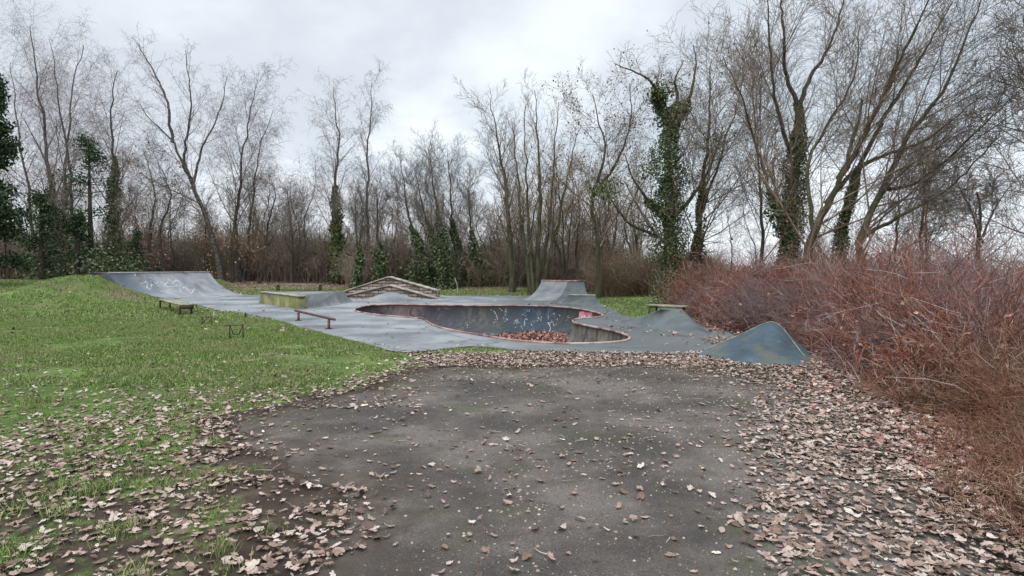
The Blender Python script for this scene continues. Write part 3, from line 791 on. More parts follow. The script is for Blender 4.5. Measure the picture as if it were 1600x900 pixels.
# ---------------------------------------------------------------- ramps
def solid_ramp(name, T0, T1, B0, B1, h, mat, parent, amax=62, nu=20, nv=14, plat=1.0, back=None, bowed=0.0):
    """concave transition from bottom edge B0-B1 (z 0) up to top edge T0-T1 (z h), with platform, sides and back"""
    T0, T1, B0, B1 = [np.array(v, float) for v in (T0, T1, B0, B1)]
    am = math.radians(amax); u = np.linspace(0, 1, nu); a = np.linspace(0, am, nv)
    hz_ = np.sin(a) / math.sin(am); vz = (1 - np.cos(a)) / (1 - math.cos(am))
    bot = B0[None] * (1 - u[:, None]) + B1[None] * u[:, None]; tp = T0[None] * (1 - u[:, None]) + T1[None] * u[:, None]
    S = bot[:, None] * (1 - hz_[None, :, None]) + tp[:, None] * hz_[None, :, None]
    Z = np.broadcast_to(vz * h + .008, (nu, nv))
    V = np.concatenate([S, Z[..., None]], 2)
    i_, j_ = np.meshgrid(np.arange(nu - 1), np.arange(nv - 1), indexing='ij'); b_ = i_ * nv + j_
    q_ = np.stack([b_, b_ + 1, b_ + nv + 1, b_ + nv], -1).reshape(-1, 4)
    mb = MB(); mb.add(V.reshape(-1, 3), q_)
    face = (V.reshape(-1, 3).copy(), q_.copy())
    bd = ((T0 - B0) + (T1 - B1)); bd /= np.linalg.norm(bd)
    P0 = T0 + bd * plat; P1 = T1 + bd * plat
    mb.add([[*T0, h + .008], [*T1, h + .008], [*P1, h + .008], [*P0, h + .008]], [(0, 1, 2, 3)])
    mb.add([[*P0, h + .008], [*P1, h + .008], [*P1, -.1], [*P0, -.1]], [(0, 1, 2, 3)])
    for e, Pp in ((0, P0), (nu - 1, P1)):
        pr = V[e]; lo = pr.copy(); lo[:, 2] = -.1
        k = np.arange(nv - 1); mb.add(np.concatenate([pr, lo]), np.stack([k, k + 1, nv + k + 1, nv + k], 1))
        t_ = pr[-1]; mb.add([t_, [*Pp, h + .008], [*Pp, -.1], [t_[0], t_[1], -.1]], [(0, 1, 2, 3)])
    return mb.build(name, mat, parent), face

# left quarter pipe
root = empty('quarter_pipe', (-18.5, 33, 0), 'wide grey quarter pipe with white chalky graffiti, grass banked against its left end', 'quarter pipe')
B0 = (-17.7, 30.4); B1 = gp(389, 461.5)[:2]
qsurf, face = solid_ramp('ramp_surface', QP_A, QP_B, B0, B1, 1.38, MAT['quarter'], root, 64, 30, 18, 1.2)
MB().tube([[*(QP_A + [0, 0]), 1.39], [*QP_B, 1.39]], .045, 8).build('coping', MAT['coping_grey'], root)
mbs = MB()
bd = np.array([-1, .1]); bd = bd / np.linalg.norm(bd)
mbs.add([[*(QP_A + bd * .06), 1.402], [*(QP_B + bd * .06), 1.402], [*(QP_B + bd * 1.2), 1.402], [*(QP_A + bd * 1.2), 1.402]], [(0, 1, 2, 3)])
mbs.build('platform', MAT['coping_grey'], root)
bvh_q = BVHTree.FromPolygons([Vector(v) for v in face[0]], [tuple(int(a) for a in r) for r in face[1]])
Z5 = lambda x, y: (170 + x / 8.0, 415 + y / 8.0)
g1 = [[(440, 215), (470, 195), (480, 240), (475, 285)], [(525, 225), (535, 270)], [(510, 140), (560, 190), (600, 240), (640, 262)], [(535, 230), (570, 255), (600, 262)], [(560, 150), (600, 195), (615, 235)], [(640, 205), (680, 225), (690, 245)],
      [(690, 250), (720, 220), (745, 200), (740, 160)], [(725, 155), (790, 195), (850, 185), (925, 238)], [(800, 215), (830, 200), (870, 210), (900, 240), (860, 255), (820, 250), (800, 230), (800, 215)], [(840, 235), (850, 232), (855, 240), (842, 242), (840, 235)],
      [(720, 265), (800, 262), (870, 255)], [(880, 285), (895, 320), (915, 325)], [(905, 285), (960, 275), (985, 310), (1020, 350), (1040, 335), (1075, 285)], [(1120, 325), (1165, 355), (1200, 385)], [(315, 85), (330, 110), (322, 125)], [(665, 205), (700, 225), (720, 265)],
      [(720, 300), (790, 295), (850, 300)], [(640, 320), (700, 325)], [(390, 215), (430, 225)], [(820, 165), (850, 180), (880, 195)], [(1030, 300), (1050, 305)], [(500, 300), (520, 285)], [(370, 155), (378, 165), (372, 160)], [(520, 190), (530, 200), (522, 195)]]
absorb(qsurf, [strokes('graffiti', bvh_q, [[Z5(*p) for p in l] for l in g1], .048, MAT['chalk_faint'], root)])

# mossy wall with bank
root = empty('funbox', (*gp(467, 483)[:2], 0), 'low concrete funbox with a mossy yellow green side wall and a sloping bank', 'funbox')
W0 = gp(404, 473)[:2]; W1 = gp(466, 483.5)[:2]; hB = .53
T0b = W1 + [.02, .22]; T1b = np.array([-7.95, 28.2]); Bb1 = gp(556, 471.5)[:2]
solid_ramp('bank', T0b, T1b, W1 + [.16, .02], Bb1, hB, MAT['ramp_grey'], root, 40, 14, 8, .03)
mbx = MB()
wd = (W1 - W0) / np.linalg.norm(W1 - W0); wn = np.array([-wd[1], wd[0]])
wn = -wn if wn[1] < 0 else wn
mbx2 = MB()
f0 = W0 + wd * .35; f1 = W1 - wd * .1
def prism(mb, quad, z0, z1):
    v = [[*p, z0] for p in quad] + [[*p, z1] for p in quad]
    mb.add(v, [(0, 1, 5, 4), (1, 2, 6, 5), (2, 3, 7, 6), (3, 0, 4, 7), (4, 5, 6, 7), (3, 2, 1, 0)])
mbx2.add([[*W0, 0], [*f1, 0], [*(f1 + wn * .35), 0], [*(W0 + wn * .35), 0], [*f0, hB - .03], [*f1, hB - .03], [*(f1 + wn * .35), hB - .03], [*(f0 + wn * .35), hB - .03]],
         [(0, 1, 5, 4), (1, 2, 6, 5), (2, 3, 7, 6), (3, 0, 4, 7), (4, 5, 6, 7)])
mbx2.build('side_wall', MAT['moss_wall'], root)
m4 = MB()
m4.beam([*(f0 + wn * .15 - wd * .04), hB - .01], [*(f1 + wn * .15 + wd * .08), hB - .01], .36, .05)
m4.build('ledge', MAT['slab'], root)
m4 = MB(); c3 = [f0 + wn * .3, f1 + wn * .3, T1b + [-.05, 0], T1b + [-1.6, .5]]
m4.add([[*p, hB - .012] for p in c3] + [[*p, -.05] for p in c3], [(0, 1, 2, 3), (1, 0, 4, 5), (2, 1, 5, 6), (3, 2, 6, 7), (0, 3, 7, 4)])
m4.build('top_slab', MAT['ramp_grey'], root)

# stone gable wall with ledge
root = empty('stone_hump', (-6.4, 32.2, 0), 'gabled hump of coursed stone with a pale ledge slab sloping down both sides', 'skate ledge')
def gable(mb, pts, th, base=-.15):
    """pts: list of (x, y, z) along the top; vertical stone wall of thickness th behind it"""
    P = np.array(pts, float); n = len(P)
    f = P.copy(); b_ = P + [0, th, 0]; fl = f.copy(); fl[:, 2] = base; bl = b_.copy(); bl[:, 2] = base
    V = np.concatenate([f, b_, fl, bl]); k = np.arange(n - 1)
    mb.add(V, np.concatenate([np.stack([2 * n + k, 2 * n + k + 1, k + 1, k], 1), np.stack([k, k + 1, n + k + 1, n + k], 1), np.stack([n + k, n + k + 1, 3 * n + k + 1, 3 * n + k], 1),
                                 np.array([[0, n, 3 * n, 2 * n], [n - 1, 2 * n - 1, 4 * n - 1, 3 * n - 1]])]))
fl_ = pt(541, 461, 32.3); fa_ = pt(610, 445, 31.9); fr_ = pt(690, 467.5, 31.3)
m1 = MB(); gable(m1, resample_open([fl_ - [0, 0, .05], fa_ - [0, 0, .05], fr_ - [0, 0, .05]], 9), .42); m1.build('front_wall', MAT['stone'], root)
m1 = MB()
for a, b in ((fl_, fa_), (fa_, fr_)):
    m1.beam(a + [0, .12, -.02], b + [0, .12, -.02], .42, .085)
m1.build('ledge', MAT['slab'], root)
bl_ = pt(534, 457, 33.0); ba_ = pt(608, 432.5, 32.6); br_ = pt(685, 454.5, 32.0)
m1 = MB(); gable(m1, resample_open([bl_, ba_, br_], 11) , .5); o = m1.build('rear_wall', MAT['stone'], root)
m1 = MB()
for a, b, n in ((bl_, ba_, 6), (ba_, br_, 7)):
    for k in range(n):
        p = a + (b - a) * (k + .02) / n; q_ = a + (b - a) * (k + .98) / n
        m1.beam(p + [0, .22, .0 + rng.uniform(-.008, .008)], q_ + [0, .22, .0 + rng.uniform(-.008, .008)], .58, .07)
m1.build('capstones', MAT['slab'], root)

# right quarter pipe with hip
root = empty('hip_quarter_pipe', (2.4, 31, 0), 'tall grey quarter pipe with a rounded hip corner at the back right', 'quarter pipe')
TL = pt(846, 439.5, 33.2)[:2]; TM = pt(887, 441.5, 32.2)[:2]; TR = pt(913, 443, 32.6)[:2]
hq = .92
solid_ramp('ramp_surface', TL, TM, gp(812, 469.5)[:2], gp(862, 471)[:2], hq, MAT['ramp_grey'], root, 66, 14, 16, 1.5)
solid_ramp('hip_surface', TM + [.01, 0], TR, gp(862.3, 471)[:2], gp(925, 470)[:2], hq - .004, MAT['ramp_teal'], root, 66, 14, 16, 1.5)
MB().tube([[*TL, hq + .02], [*TM, hq + .02], [*TR, hq + .02]], .045, 8).build('coping', MAT['coping'], root)
root = empty('small_quarter_pipe', (3, 25.5, 0), 'low dark grey quarter pipe standing before the tall hip quarter pipe', 'quarter pipe')
A = pt(889, 461.5, 26.8)[:2]; B = pt(930, 464.3, 26.2)[:2]; hs = 1.6 - 41.5 / 930 * 26.6
solid_ramp('ramp_surface', A, B, gp(868, 475.5)[:2], gp(948, 480.5)[:2], hs, MAT['ramp_teal'], root, 58, 14, 14, .8)
MB().tube([[*A, hs + .015], [*B, hs + .015]], .04, 8).build('coping', MAT['coping_grey'], root)

def mound(name, top_pts, foot_pts, h, mat, parent, pw=1.7, nr=16, n=64, z0=.006, hs=None):
    """concave bank: closed foot outline rising to a small closed top outline"""
    tp = resample_closed(np.array(top_pts, float), n) if len(top_pts) > 2 else None
    ft = smooth_closed(foot_pts, n, 1)
    if tp is None:
        a, b = np.array(top_pts, float)
        ab = b - a
        t = np.clip(((ft - a) @ ab) / (ab @ ab), 0, 1)[:, None]
        tp = a + ab * t + (ft - a - ab * t) * .02
    V = []
    s = np.linspace(0, 1, nr)
    for k in s:
        xy = ft * (1 - k) + tp * k
        V.append(np.column_stack([xy, np.full(n, z0 + h * (k ** pw))]))
    V = np.concatenate(V)
    V[:n, 2] = -.05
    Q = []
    ii = np.arange(n)
    for k in range(nr - 1): Q.append(np.stack([k * n + ii, k * n + (ii + 1) % n, (k + 1) * n + (ii + 1) % n, (k + 1) * n + ii], 1))
    mb = MB(); mb.add(V, np.concatenate(Q))
    c_ = V[-n:].mean(0); mb.add(np.vstack([V[-n:], c_]), None, np.stack([ii, (ii + 1) % n, np.full(n, n)], 1))
    return mb.build(name, mat, parent, True)

root = empty('bank_ramp', (4.3, 16.2, 0), 'dark teal concave bank ramp with a plank bench behind its flat top', 'skate ramp')
mound('ramp_surface', [pt(1033, 485.3, 16.6)[:2], pt(1064, 486.5, 16.4)[:2], pt(1066, 486.5, 16.9)[:2], pt(1034, 485.3, 17.1)[:2]],
      [gp(968, 501)[:2], gp(995, 508)[:2], gp(1040, 518)[:2], gp(1085, 526)[:2], gp(1112, 524)[:2], gp(1100, 510)[:2], gp(1080, 500)[:2], gp(1030, 495)[:2], gp(985, 495)[:2]], .46, MAT['ramp_teal'], root, 1.55)
root = empty('corner_bank', (4.4, 11, 0), 'blue green concrete bank rising to a rounded point, moss along its ridge, nearest the path', 'skate ramp')
def ridge_bank(name, ridge, front, back, mat, parent, pw=1.25, n=48, nr=14):
    rd = spline_open(ridge, n); fr = spline_open([gp(*p) for p in front], n); bk = spline_open(back, n)
    V = []
    for k in np.linspace(0, 1, nr):
        P = fr * (1 - k) + rd * k; P[:, 2] = fr[:, 2] + (rd[:, 2] - fr[:, 2]) * k ** pw; V.append(P)
    V[0][:, 2] = -.04
    for k in np.linspace(.12, 1, 7):
        P = rd * (1 - k) + bk * k; P[:, 2] = rd[:, 2] * (1 - k ** 1.3); V.append(P)
    V[-1][:, 2] = -.04
    m = len(V); V = np.concatenate(V); i_, j_ = np.meshgrid(np.arange(n - 1), np.arange(m - 1)); b_ = (j_ * n + i_)
    return MB().add(V, np.stack([b_, b_ + 1, b_ + n + 1, b_ + n], -1).reshape(-1, 4)).build(name, mat, parent, True)
rid = [gp(1090, 551.5), pt(1112, 542, 11.35), pt(1140, 530, 11.3), pt(1165, 519, 11.25), pt(1187, 508.5, 11.2), pt(1202, 503.5, 11.15), pt(1212, 504.5, 11.1), pt(1224, 514, 11.0), pt(1240, 535, 10.8), pt(1256, 555, 10.5), gp(1270, 566)]
ridge_bank('ramp_surface', rid, [(1088, 552), (1110, 558), (1135, 563), (1160, 567), (1190, 570), (1220, 571.5), (1245, 571), (1262, 569.5), (1271, 567)],
           [gp(1092, 550.5), (3.95, 11.6, 0), (4.5, 11.95, 0), (5.1, 12.0, 0), (5.6, 11.6, 0), (5.55, 10.9, 0), gp(1273, 565)], MAT['ramp_blue'], root)
mr = MB(); mr.tube([p + np.array([0, 0, .004]) for p in spline_open(rid, 40)[2:-4]], .008, 5); mr.build('mossy_edge', MAT['wood'], root)

# ---------------------------------------------------------------- furniture
# grind rail
a = gp(466.5, 501); b = gp(514, 514); ra = pt(461, 486.5, 18.75); rb = pt(523, 499, 15.4)
root = empty('grind_rail', (*a[:2], 0), 'low square grind rail with worn red paint on two short legs', 'grind rail')
zz = .285
MB().beam([ra[0], ra[1], zz], [rb[0], rb[1], zz], .058, .058).build('rail', MAT['rail_paint'], root)
for p in (a, b):
    q_ = np.array(p); MB().box([q_[0], q_[1], zz / 2 - .06], (.058, .058, zz + .05)).build('leg', MAT['rail_paint'], root)
    MB().box([q_[0], q_[1], .008], (.16, .16, .016)).build('foot_plate', MAT['rust'], root)

def plank_bench(name, A, B, z, w, planks, label, group, mat, legs=((.04, .0), (.93, .0)), legh=None, lw=.06):
    A = np.array(A, float); B = np.array(B, float); d = (B - A) / np.linalg.norm(B - A); s_ = np.array([-d[1], d[0]])
    zg = tz(*A)
    root = empty(name, (*A, zg), label, 'bench', group)
    pw_ = w / planks
    for k in range(planks):
        o_ = s_ * (-w / 2 + pw_ * (k + .5))
        dz = rng.uniform(-.008, .008)
        MB().beam([*(A + o_), z + dz], [*(B + o_), z + dz + rng.uniform(-.01, .01)], pw_ * .88, .05).build('plank', mat, root)
    L = np.linalg.norm(B - A)
    for t_, _x in legs:
        c_ = A + d * L * t_
        for s2 in (-1, 1):
            p = c_ + s_ * s2 * w * .42
            MB().beam([*p, tz(*p) - .05], [*p, z - .03], lw, lw * .8).build('leg', MAT['rust'], root)
        MB().beam([*(c_ - s_ * w * .45), z - .055], [*(c_ + s_ * w * .45), z - .055], .05, .05).build('crossbar', MAT['rust'], root)
    return root, d, s_
bz = .36
bA = gp(292, 493)[:2]; bB = gp(256, 481.5)[:2]
zb = tz(*bA)
r_, d_, s_ = plank_bench('park_bench', bA, bB, zb + bz, .42, 3, 'long low weathered bench of pale planks standing on the grass by the left quarter pipe', None, MAT['wood'])
MB().beam([*(bA - s_ * .21 - d_ * .03), zb + bz - .06], [*(bA + s_ * .21 - d_ * .03), zb + bz - .06], .04, .14).build('end_board', MAT['wood_dark'], r_)
plank_bench('park_bench', pt(1014, 474, 18.6)[:2], pt(1070, 482, 17.6)[:2], .475, .42, 2, 'short bench of two grey planks right behind the teal bank ramp', None, MAT['wood'], legs=((.12, 0), (.88, 0)))
p0 = pt(430, 440, 40)[:2]; p1 = pt(504, 441, 40)[:2]
plank_bench('park_bench', p0, p1, tz(*p0) + .42, .4, 2, 'distant brown bench on the leaf strewn lawn before the wood', None, MAT['wood'], legs=((.06, 0), (.95, 0)), lw=.08)
# bench frames that lost their planks
def frame(px0, px1, pyf, h, label, broken=False):
    A = gp(px0, pyf); B = gp(px1, pyf); zg = tz(A[0], A[1])
    root = empty('bench_frame', (A[0], A[1], zg), label, 'bench frame')
    A = A[:2]; B = B[:2]
    for P_ in (A, B): MB().beam([*P_, zg - .05], [*P_, zg + h], .022, .022).build('leg', MAT['rust'], root)
    ex = (B - A) * (-.45 if not broken else -.15)
    MB().beam([*(A + ex), zg + h - (.03 if not broken else .0)], [*(B + (B - A) * .08), zg + h], .024, .018).build('top_bar', MAT['rust'], root)
    MB().beam([*(A + (B - A) * .05), zg + h - .02], [*(A + (B - A) * .28), zg + h * .3], .016, .016).build('brace', MAT['rust'], root)
    MB().beam([*(B - (B - A) * .05), zg + h - .02], [*(B - (B - A) * .28), zg + h * .35], .016, .016).build('brace', MAT['rust'], root)
    MB().beam([*(A + (B - A) * .25), zg + h * .32], [*(B - (B - A) * .25), zg + h * .34], .014, .014).build('stretcher', MAT['rust'], root)
    return root, zg
frame(359, 380, 529, .33, 'bare rusty bench frame without planks, standing in the bright green grass')
r2, zg = frame(316, 331, 508, .24, 'broken dark bench frame with bent legs and a leaning stake beside it', True)
p = gp(334.5, 501)[:2]
o = MB().beam([*p, zg - .05], [p[0] + .01, p[1], zg + .3], .07, .05).build('stake', MAT['wood'], r2)
MB().beam([*(gp(313, 508)[:2]), zg + .02], [*(gp(326, 505)[:2]), zg + .2], .02, .02).build('brace', MAT['rust'], r2)
p = gp(383.5, 496)[:2]
tag(MB().beam([*p, -.05], [*p, .16], .05, .05).build('stump_post', MAT['wood_dark'], None), 'short dark post stump at the lawn edge beside the pavement', 'post')

# ---------------------------------------------------------------- fallen leaves, litter
def leaf_shape(n=14, lob=.22, asp=.62):
    a = np.linspace(0, 2 * PI, n, endpoint=False)
    r = 1 + lob * np.cos(a * (7 if n > 14 else 5) + .6) * np.abs(np.sin(a)) ** .3
    return np.stack([np.cos(a) * r, np.sin(a) * r * asp], 1)
def scatter_leaves(name, X, Y, Zf, size, mat, n=12, tilt=.28, kind='stuff', Znorm=None, lift=.006):
    m = len(X); sh0 = leaf_shape(n, 0.0); sh1 = leaf_shape(n, .27 if n > 8 else .15)
    lf_ = np.where(rng.random((m, 1, 1)) < .4, rng.uniform(0, .35, (m, 1, 1)), rng.uniform(.5, 1.25, (m, 1, 1)))
    sh = (sh0[None] * (1 - lf_) + sh1[None] * lf_) * (1 + rng.normal(size=(m, n, 1)) * .09)
    sz = size * .5 * rng.gamma(7, 1 / 7.0, m).clip(.35, 1.45)
    asp = rng.uniform(.6, 1.3, m)
    L = np.zeros((m, n + 1, 3)); L[:, 1:, 0] = sh[:, :, 0]; L[:, 1:, 1] = sh[:, :, 1] * asp[:, None]; L[:, 1:, :2] *= np.where(rng.random((m, n, 1)) < .07, .55, 1)
    curl = (rng.uniform(-.15, .3, m) * rng.choice([1, 1, 1, 2.6], m))[:, None]; curl2 = rng.uniform(-.2, .35, m)[:, None]
    L[:, :, 2] = curl * L[:, :, 0] ** 2 + curl2 * L[:, :, 1] ** 2 + rng.normal(size=(m, n + 1)) * .05
    L *= sz[:, None, None]
    # tilt then heading
    tx = rng.normal(size=m) * tilt; ty = rng.normal(size=m) * tilt; h = rng.uniform(0, 2 * PI, m)
    x, y, z = L[..., 0], L[..., 1], L[..., 2]
    z2 = z * np.cos(tx)[:, None] + y * np.sin(tx)[:, None]; y2 = y * np.cos(tx)[:, None] - z * np.sin(tx)[:, None]
    x3 = x * np.cos(ty)[:, None] - z2 * np.sin(ty)[:, None]; z3 = z2 * np.cos(ty)[:, None] + x * np.sin(ty)[:, None]
    c_, s_ = np.cos(h)[:, None], np.sin(h)[:, None]
    W = np.stack([x3 * c_ - y2 * s_ + X[:, None], x3 * s_ + y2 * c_ + Y[:, None], z3], -1)
    mn = z3.min(1); W[..., 2] += (Zf(X, Y) + lift + np.maximum(-mn, 0) * .8 + rng.uniform(0, .012, m))[:, None]
    b_ = np.arange(m)[:, None] * (n + 1); k = np.arange(n)[None]
    T = np.stack([b_ + 0 * k, b_ + 1 + k, b_ + 1 + (k + 1) % n], -1).reshape(-1, 3)
    o_ = link(name, mkmesh(name, W.reshape(-1, 3), None, T, True), mat)
    return o_
def surfz(x, y):
    z = grid_lookup(GZ, x, y)
    ip = inside(PATH, x, y); z = np.where(ip, np.maximum(z, z + .013), z)
    idk = inside(DECK, x, y); z = np.where(idk, roller(x, y), z)
    return z
def cand(n, x0, x1, y0, y1, near=0.0):
    x = rng.uniform(x0, x1, n); y = rng.uniform(y0, y1, n)
    px, py, d = pix(np.stack([x, y, 0 * x], -1))
    ok = (d > .8) & (px > -90) & (px < 1690) & (py < 990)
    return x[ok], y[ok]
# near leaves, fine shape
x, y = cand(50000, -6.5, 6.5, 2.2, 6.5)
k = rng.random(len(x)) < density_leaf(x, y) * 1.0
k &= ~(inside(THICK, x, y) & (rng.random(len(x)) < .4))
xl, yl = x[k], y[k]
big = fbm(xl * 1.3, yl * 1.3, 77) > .5
tag(scatter_leaves('fallen_leaves', xl, yl, surfz, .053, MAT['leaf'], 18, .17), 'tan fallen oak leaves strewn over path and grass in the foreground', 'fallen leaves', kind='stuff')
x, y = cand(130000, -14, 13, 6.5, 14)
k = rng.random(len(x)) < density_leaf(x, y) * .8
k &= ~(inside(THICK, x, y) & (rng.random(len(x)) < .3))
dk_ = inside(DECK, x, y) & (dist_poly(DECK, x, y) > .25) & (pix(np.stack([x, y, 0 * x], -1))[0] < 1100)
k &= ~(dk_ & (rng.random(len(x)) < .97))
k &= ~inside(POOL, x, y)
tag(scatter_leaves('fallen_leaves', x[k], y[k], surfz, .058, MAT['leaf'], 10, .18), 'tan fallen leaves in drifts between path and skatepark', 'fallen leaves', kind='stuff')
x, y = cand(60000, -30, 14, 14, 46)
n_l = fbm(x * .5, y * .5, 91)
dens = .04 + .16 * sstep(n_l, .5, .65) + .6 * sstep(y, 32, 40)
dens = dens + .5 * np.exp(-dist_poly(DECK, x, y) / .45) * (x < -1) * sstep(n_l, .35, .6)
dens = np.where(inside(DECK, x, y), np.where(x > 2.2, .22 * sstep(n_l, .4, .6), .012), dens)
pl = np.exp(-((x - 2.35) / .7) ** 2 - ((y - 27.3) / .8) ** 2) + .8 * np.exp(-((x + 8.3) / 1.2) ** 2 - ((y - 30.6) / .5) ** 2)
dens = np.maximum(dens, pl * .9); k = (rng.random(len(x)) < dens) & ~inside(POOL, x, y)
tag(scatter_leaves('fallen_leaves', x[k], y[k], surfz, .10, MAT['leaf'], 6), 'brown fallen leaves scattered over the far lawn and pavement', 'fallen leaves', kind='stuff')
# red leaves under the thicket and beside the banks
x, y = cand(60000, 3.0, 9.5, 3.0, 19)
dT = dist_poly(THICK, x, y); iT = inside(THICK, x, y)
k = (rng.random(len(x)) < np.where(iT, .9, .6 * np.exp(-dT / .5)))
tag(scatter_leaves('fallen_leaves', x[k], y[k], surfz, .066, MAT['leaf_red'], 9, .3), 'reddish brown fallen leaves under the edge of the thicket', 'fallen leaves', kind='stuff')
# bowl floor
n = 5200
x = rng.normal(1.15, .75, n); y = rng.normal(21.8, .9, n)
k = inside(rings[-3][:, :2], x, y)
hp = lambda x, y: -1.0 + .12 * np.exp(-((x - 1.1) / 1.0) ** 2 - ((y - 22) / 1.1) ** 2)
tag(scatter_leaves('fallen_leaves', x[k], y[k], hp, .13, MAT['leaf_red'], 6, .5), 'heap of brown leaves lying on the bowl floor', 'fallen leaves', kind='stuff')

# small stones, bits and straw on the path
def chips(name, n, size, mat, label, dens):
    x, y = cand(n, -5.5, 6, 2.2, 12)
    k = (inside(PATH, x, y) | (size > .012)) & ~inside(DECK, x, y) & (rng.random(len(x)) < dens(x, y)); x, y = x[k], y[k]; m = len(x)
    a = rng.uniform(0, 2 * PI, (m, 1)) + np.arange(5)[None] * 2 * PI / 5
    r = size * rng.uniform(.3, 1.2, (m, 1)) * rng.uniform(.6, 1.2, (m, 5))
    z = surfz(x, y)
    ring = np.stack([x[:, None] + np.cos(a) * r, y[:, None] + np.sin(a) * r, (z - .001)[:, None] + 0 * a], -1)
    apex = np.stack([x, y, z + size * rng.uniform(.25, .8, m)], -1)[:, None]
    V = np.concatenate([ring, apex], 1).reshape(-1, 3); b_ = np.arange(m)[:, None] * 6; k = np.arange(5)[None]
    T = np.stack([b_ + k, b_ + (k + 1) % 5, b_ + 5 + 0 * k], -1).reshape(-1, 3)
    tag(link(name, mkmesh(name, V, None, T), mat), label, 'gravel', kind='stuff')
MAT['chip'] = island_mat('gravel_chip', [(0, (.025, .022, .02)), (.4, (.08, .069, .06)), (.8, (.16, .14, .12)), (1, (.26, .235, .21))])
chips('gravel', 90000, .0095, MAT['chip'], 'loose grit and small stones on the dark path', lambda x, y: .25 + .75 * sstep(fbm(x * .8, y * .8, 41) + (x - .5) * .12, .4, .6))
MAT['chip_leaf'] = island_mat('leaf_bits', [(0, (.12, .08, .055)), (.5, (.23, .165, .125)), (1, (.36, .29, .24))])
chips('leaf_fragments', 20000, .017, MAT['chip_leaf'], 'crumbled leaf fragments speckling the path', lambda x, y: .15 + .6 * sstep(fbm(x * .8, y * .8, 43) + (x) * .1, .45, .65))
# twigs on the path and in the litter
MAT['straw'] = island_mat('fallen_twig', [(0, (.07, .05, .035)), (.6, (.2, .15, .11)), (1, (.55, .5, .42))])
x, y = cand(600, -6, 6, 2.4, 10)
k = rng.random(len(x)) < np.where(inside(PATH, x, y), .6, .8); x, y = x[k], y[k]; m = len(x)
h = rng.uniform(0, 2 * PI, m)
P_, R_ = grow(np.stack([x, y, surfz(x, y) + .012], -1), np.stack([np.cos(h), np.sin(h), 0 * h], -1), rng.uniform(.03, .15, m), 4, .14, (0, 0, 0), rng.uniform(.0018, .0045, m), np.full(m, .0012))
P_[..., 2] = (surfz(x, y) + .014)[:, None] + np.abs(P_[..., 2] - P_[:, :1, 2]) * .3
V, Q = tubes(P_, R_, 4)
tag(link('fallen_twigs', mkmesh('fallen_twigs', V, Q), MAT['straw']), 'thin dry twigs and straws lying on the path', 'twigs', kind='stuff')

# ---------------------------------------------------------------- grass
def blades(name, X, Y, h, w, label):
    m = len(X); z = surfz(X, Y) - .004
    hd = rng.uniform(0, 2 * PI, m); H = h * rng.uniform(.5, 1.3, m); Wd = w * rng.uniform(.7, 1.3, m); ln = H * rng.uniform(.2, 1.0, m); la = rng.uniform(0, 2 * PI, m)
    bx, by = np.cos(hd) * Wd / 2, np.sin(hd) * Wd / 2
    p0 = np.stack([X - bx, Y - by, z], -1); p1 = np.stack([X + bx, Y + by, z], -1)
    mx, my = np.cos(la) * ln, np.sin(la) * ln
    q0 = np.stack([X - bx * .7 + mx * .35, Y - by * .7 + my * .35, z + H * .6], -1); q1 = np.stack([X + bx * .7 + mx * .35, Y + by * .7 + my * .35, z + H * .6], -1)
    tip = np.stack([X + mx, Y + my, z + H], -1)
    V = np.stack([p0, p1, q1, q0, tip], 1).reshape(-1, 3); b_ = np.arange(m) * 5
    Q = np.stack([b_, b_ + 1, b_ + 2, b_ + 3], 1); T = np.stack([b_ + 3, b_ + 2, b_ + 4], 1)
    tag(link(name, mkmesh(name, V, Q, T), MAT['grass']), label, 'grass', kind='stuff')
def gmask(x, y):
    g_ = grid_lookup(gm, x, y) + (fbm(x * 2.2, y * 2.2, 23, 4) - .5) * 1.6 - .55 * sstep(fbm(x * .45, y * .45, 29, 3), .5, .7)
    return sstep(g_, .35, .75) * (~inside(DECK, x, y)) * (~inside(PATH, x, y))
x, y = cand(420000, -8, 3, 2.4, 8); k = rng.random(len(x)) < gmask(x, y)
blades('grass', x[k], y[k], .028, .005, 'short rough green grass in the left foreground')
x, y = cand(420000, -19, 0, 8, 19); k = rng.random(len(x)) < gmask(x, y)
blades('grass', x[k], y[k], .05, .012, 'bright green lawn beside the benches')
x, y = cand(260000, -36, 6, 18, 42); k = (rng.random(len(x)) < gmask(x, y))
blades('grass', x[k], y[k], .07, .028, 'far lawn before the wood')
# a few taller tufts
tx_, ty_ = [], []
for _ in range(150):
    cx_, cy_ = rng.uniform(-6, 1.5), rng.uniform(2.6, 9)
    if inside(PATH, np.array([cx_]), np.array([cy_]))[0] or inside(DECK, np.array([cx_]), np.array([cy_]))[0]: continue
    n = rng.integers(30, 110); tx_.append(rng.normal(cx_, .05, n)); ty_.append(rng.normal(cy_, .05, n))
blades('grass_tufts', np.concatenate(tx_), np.concatenate(ty_), .085, .006, 'taller green grass tufts poking through the leaves')

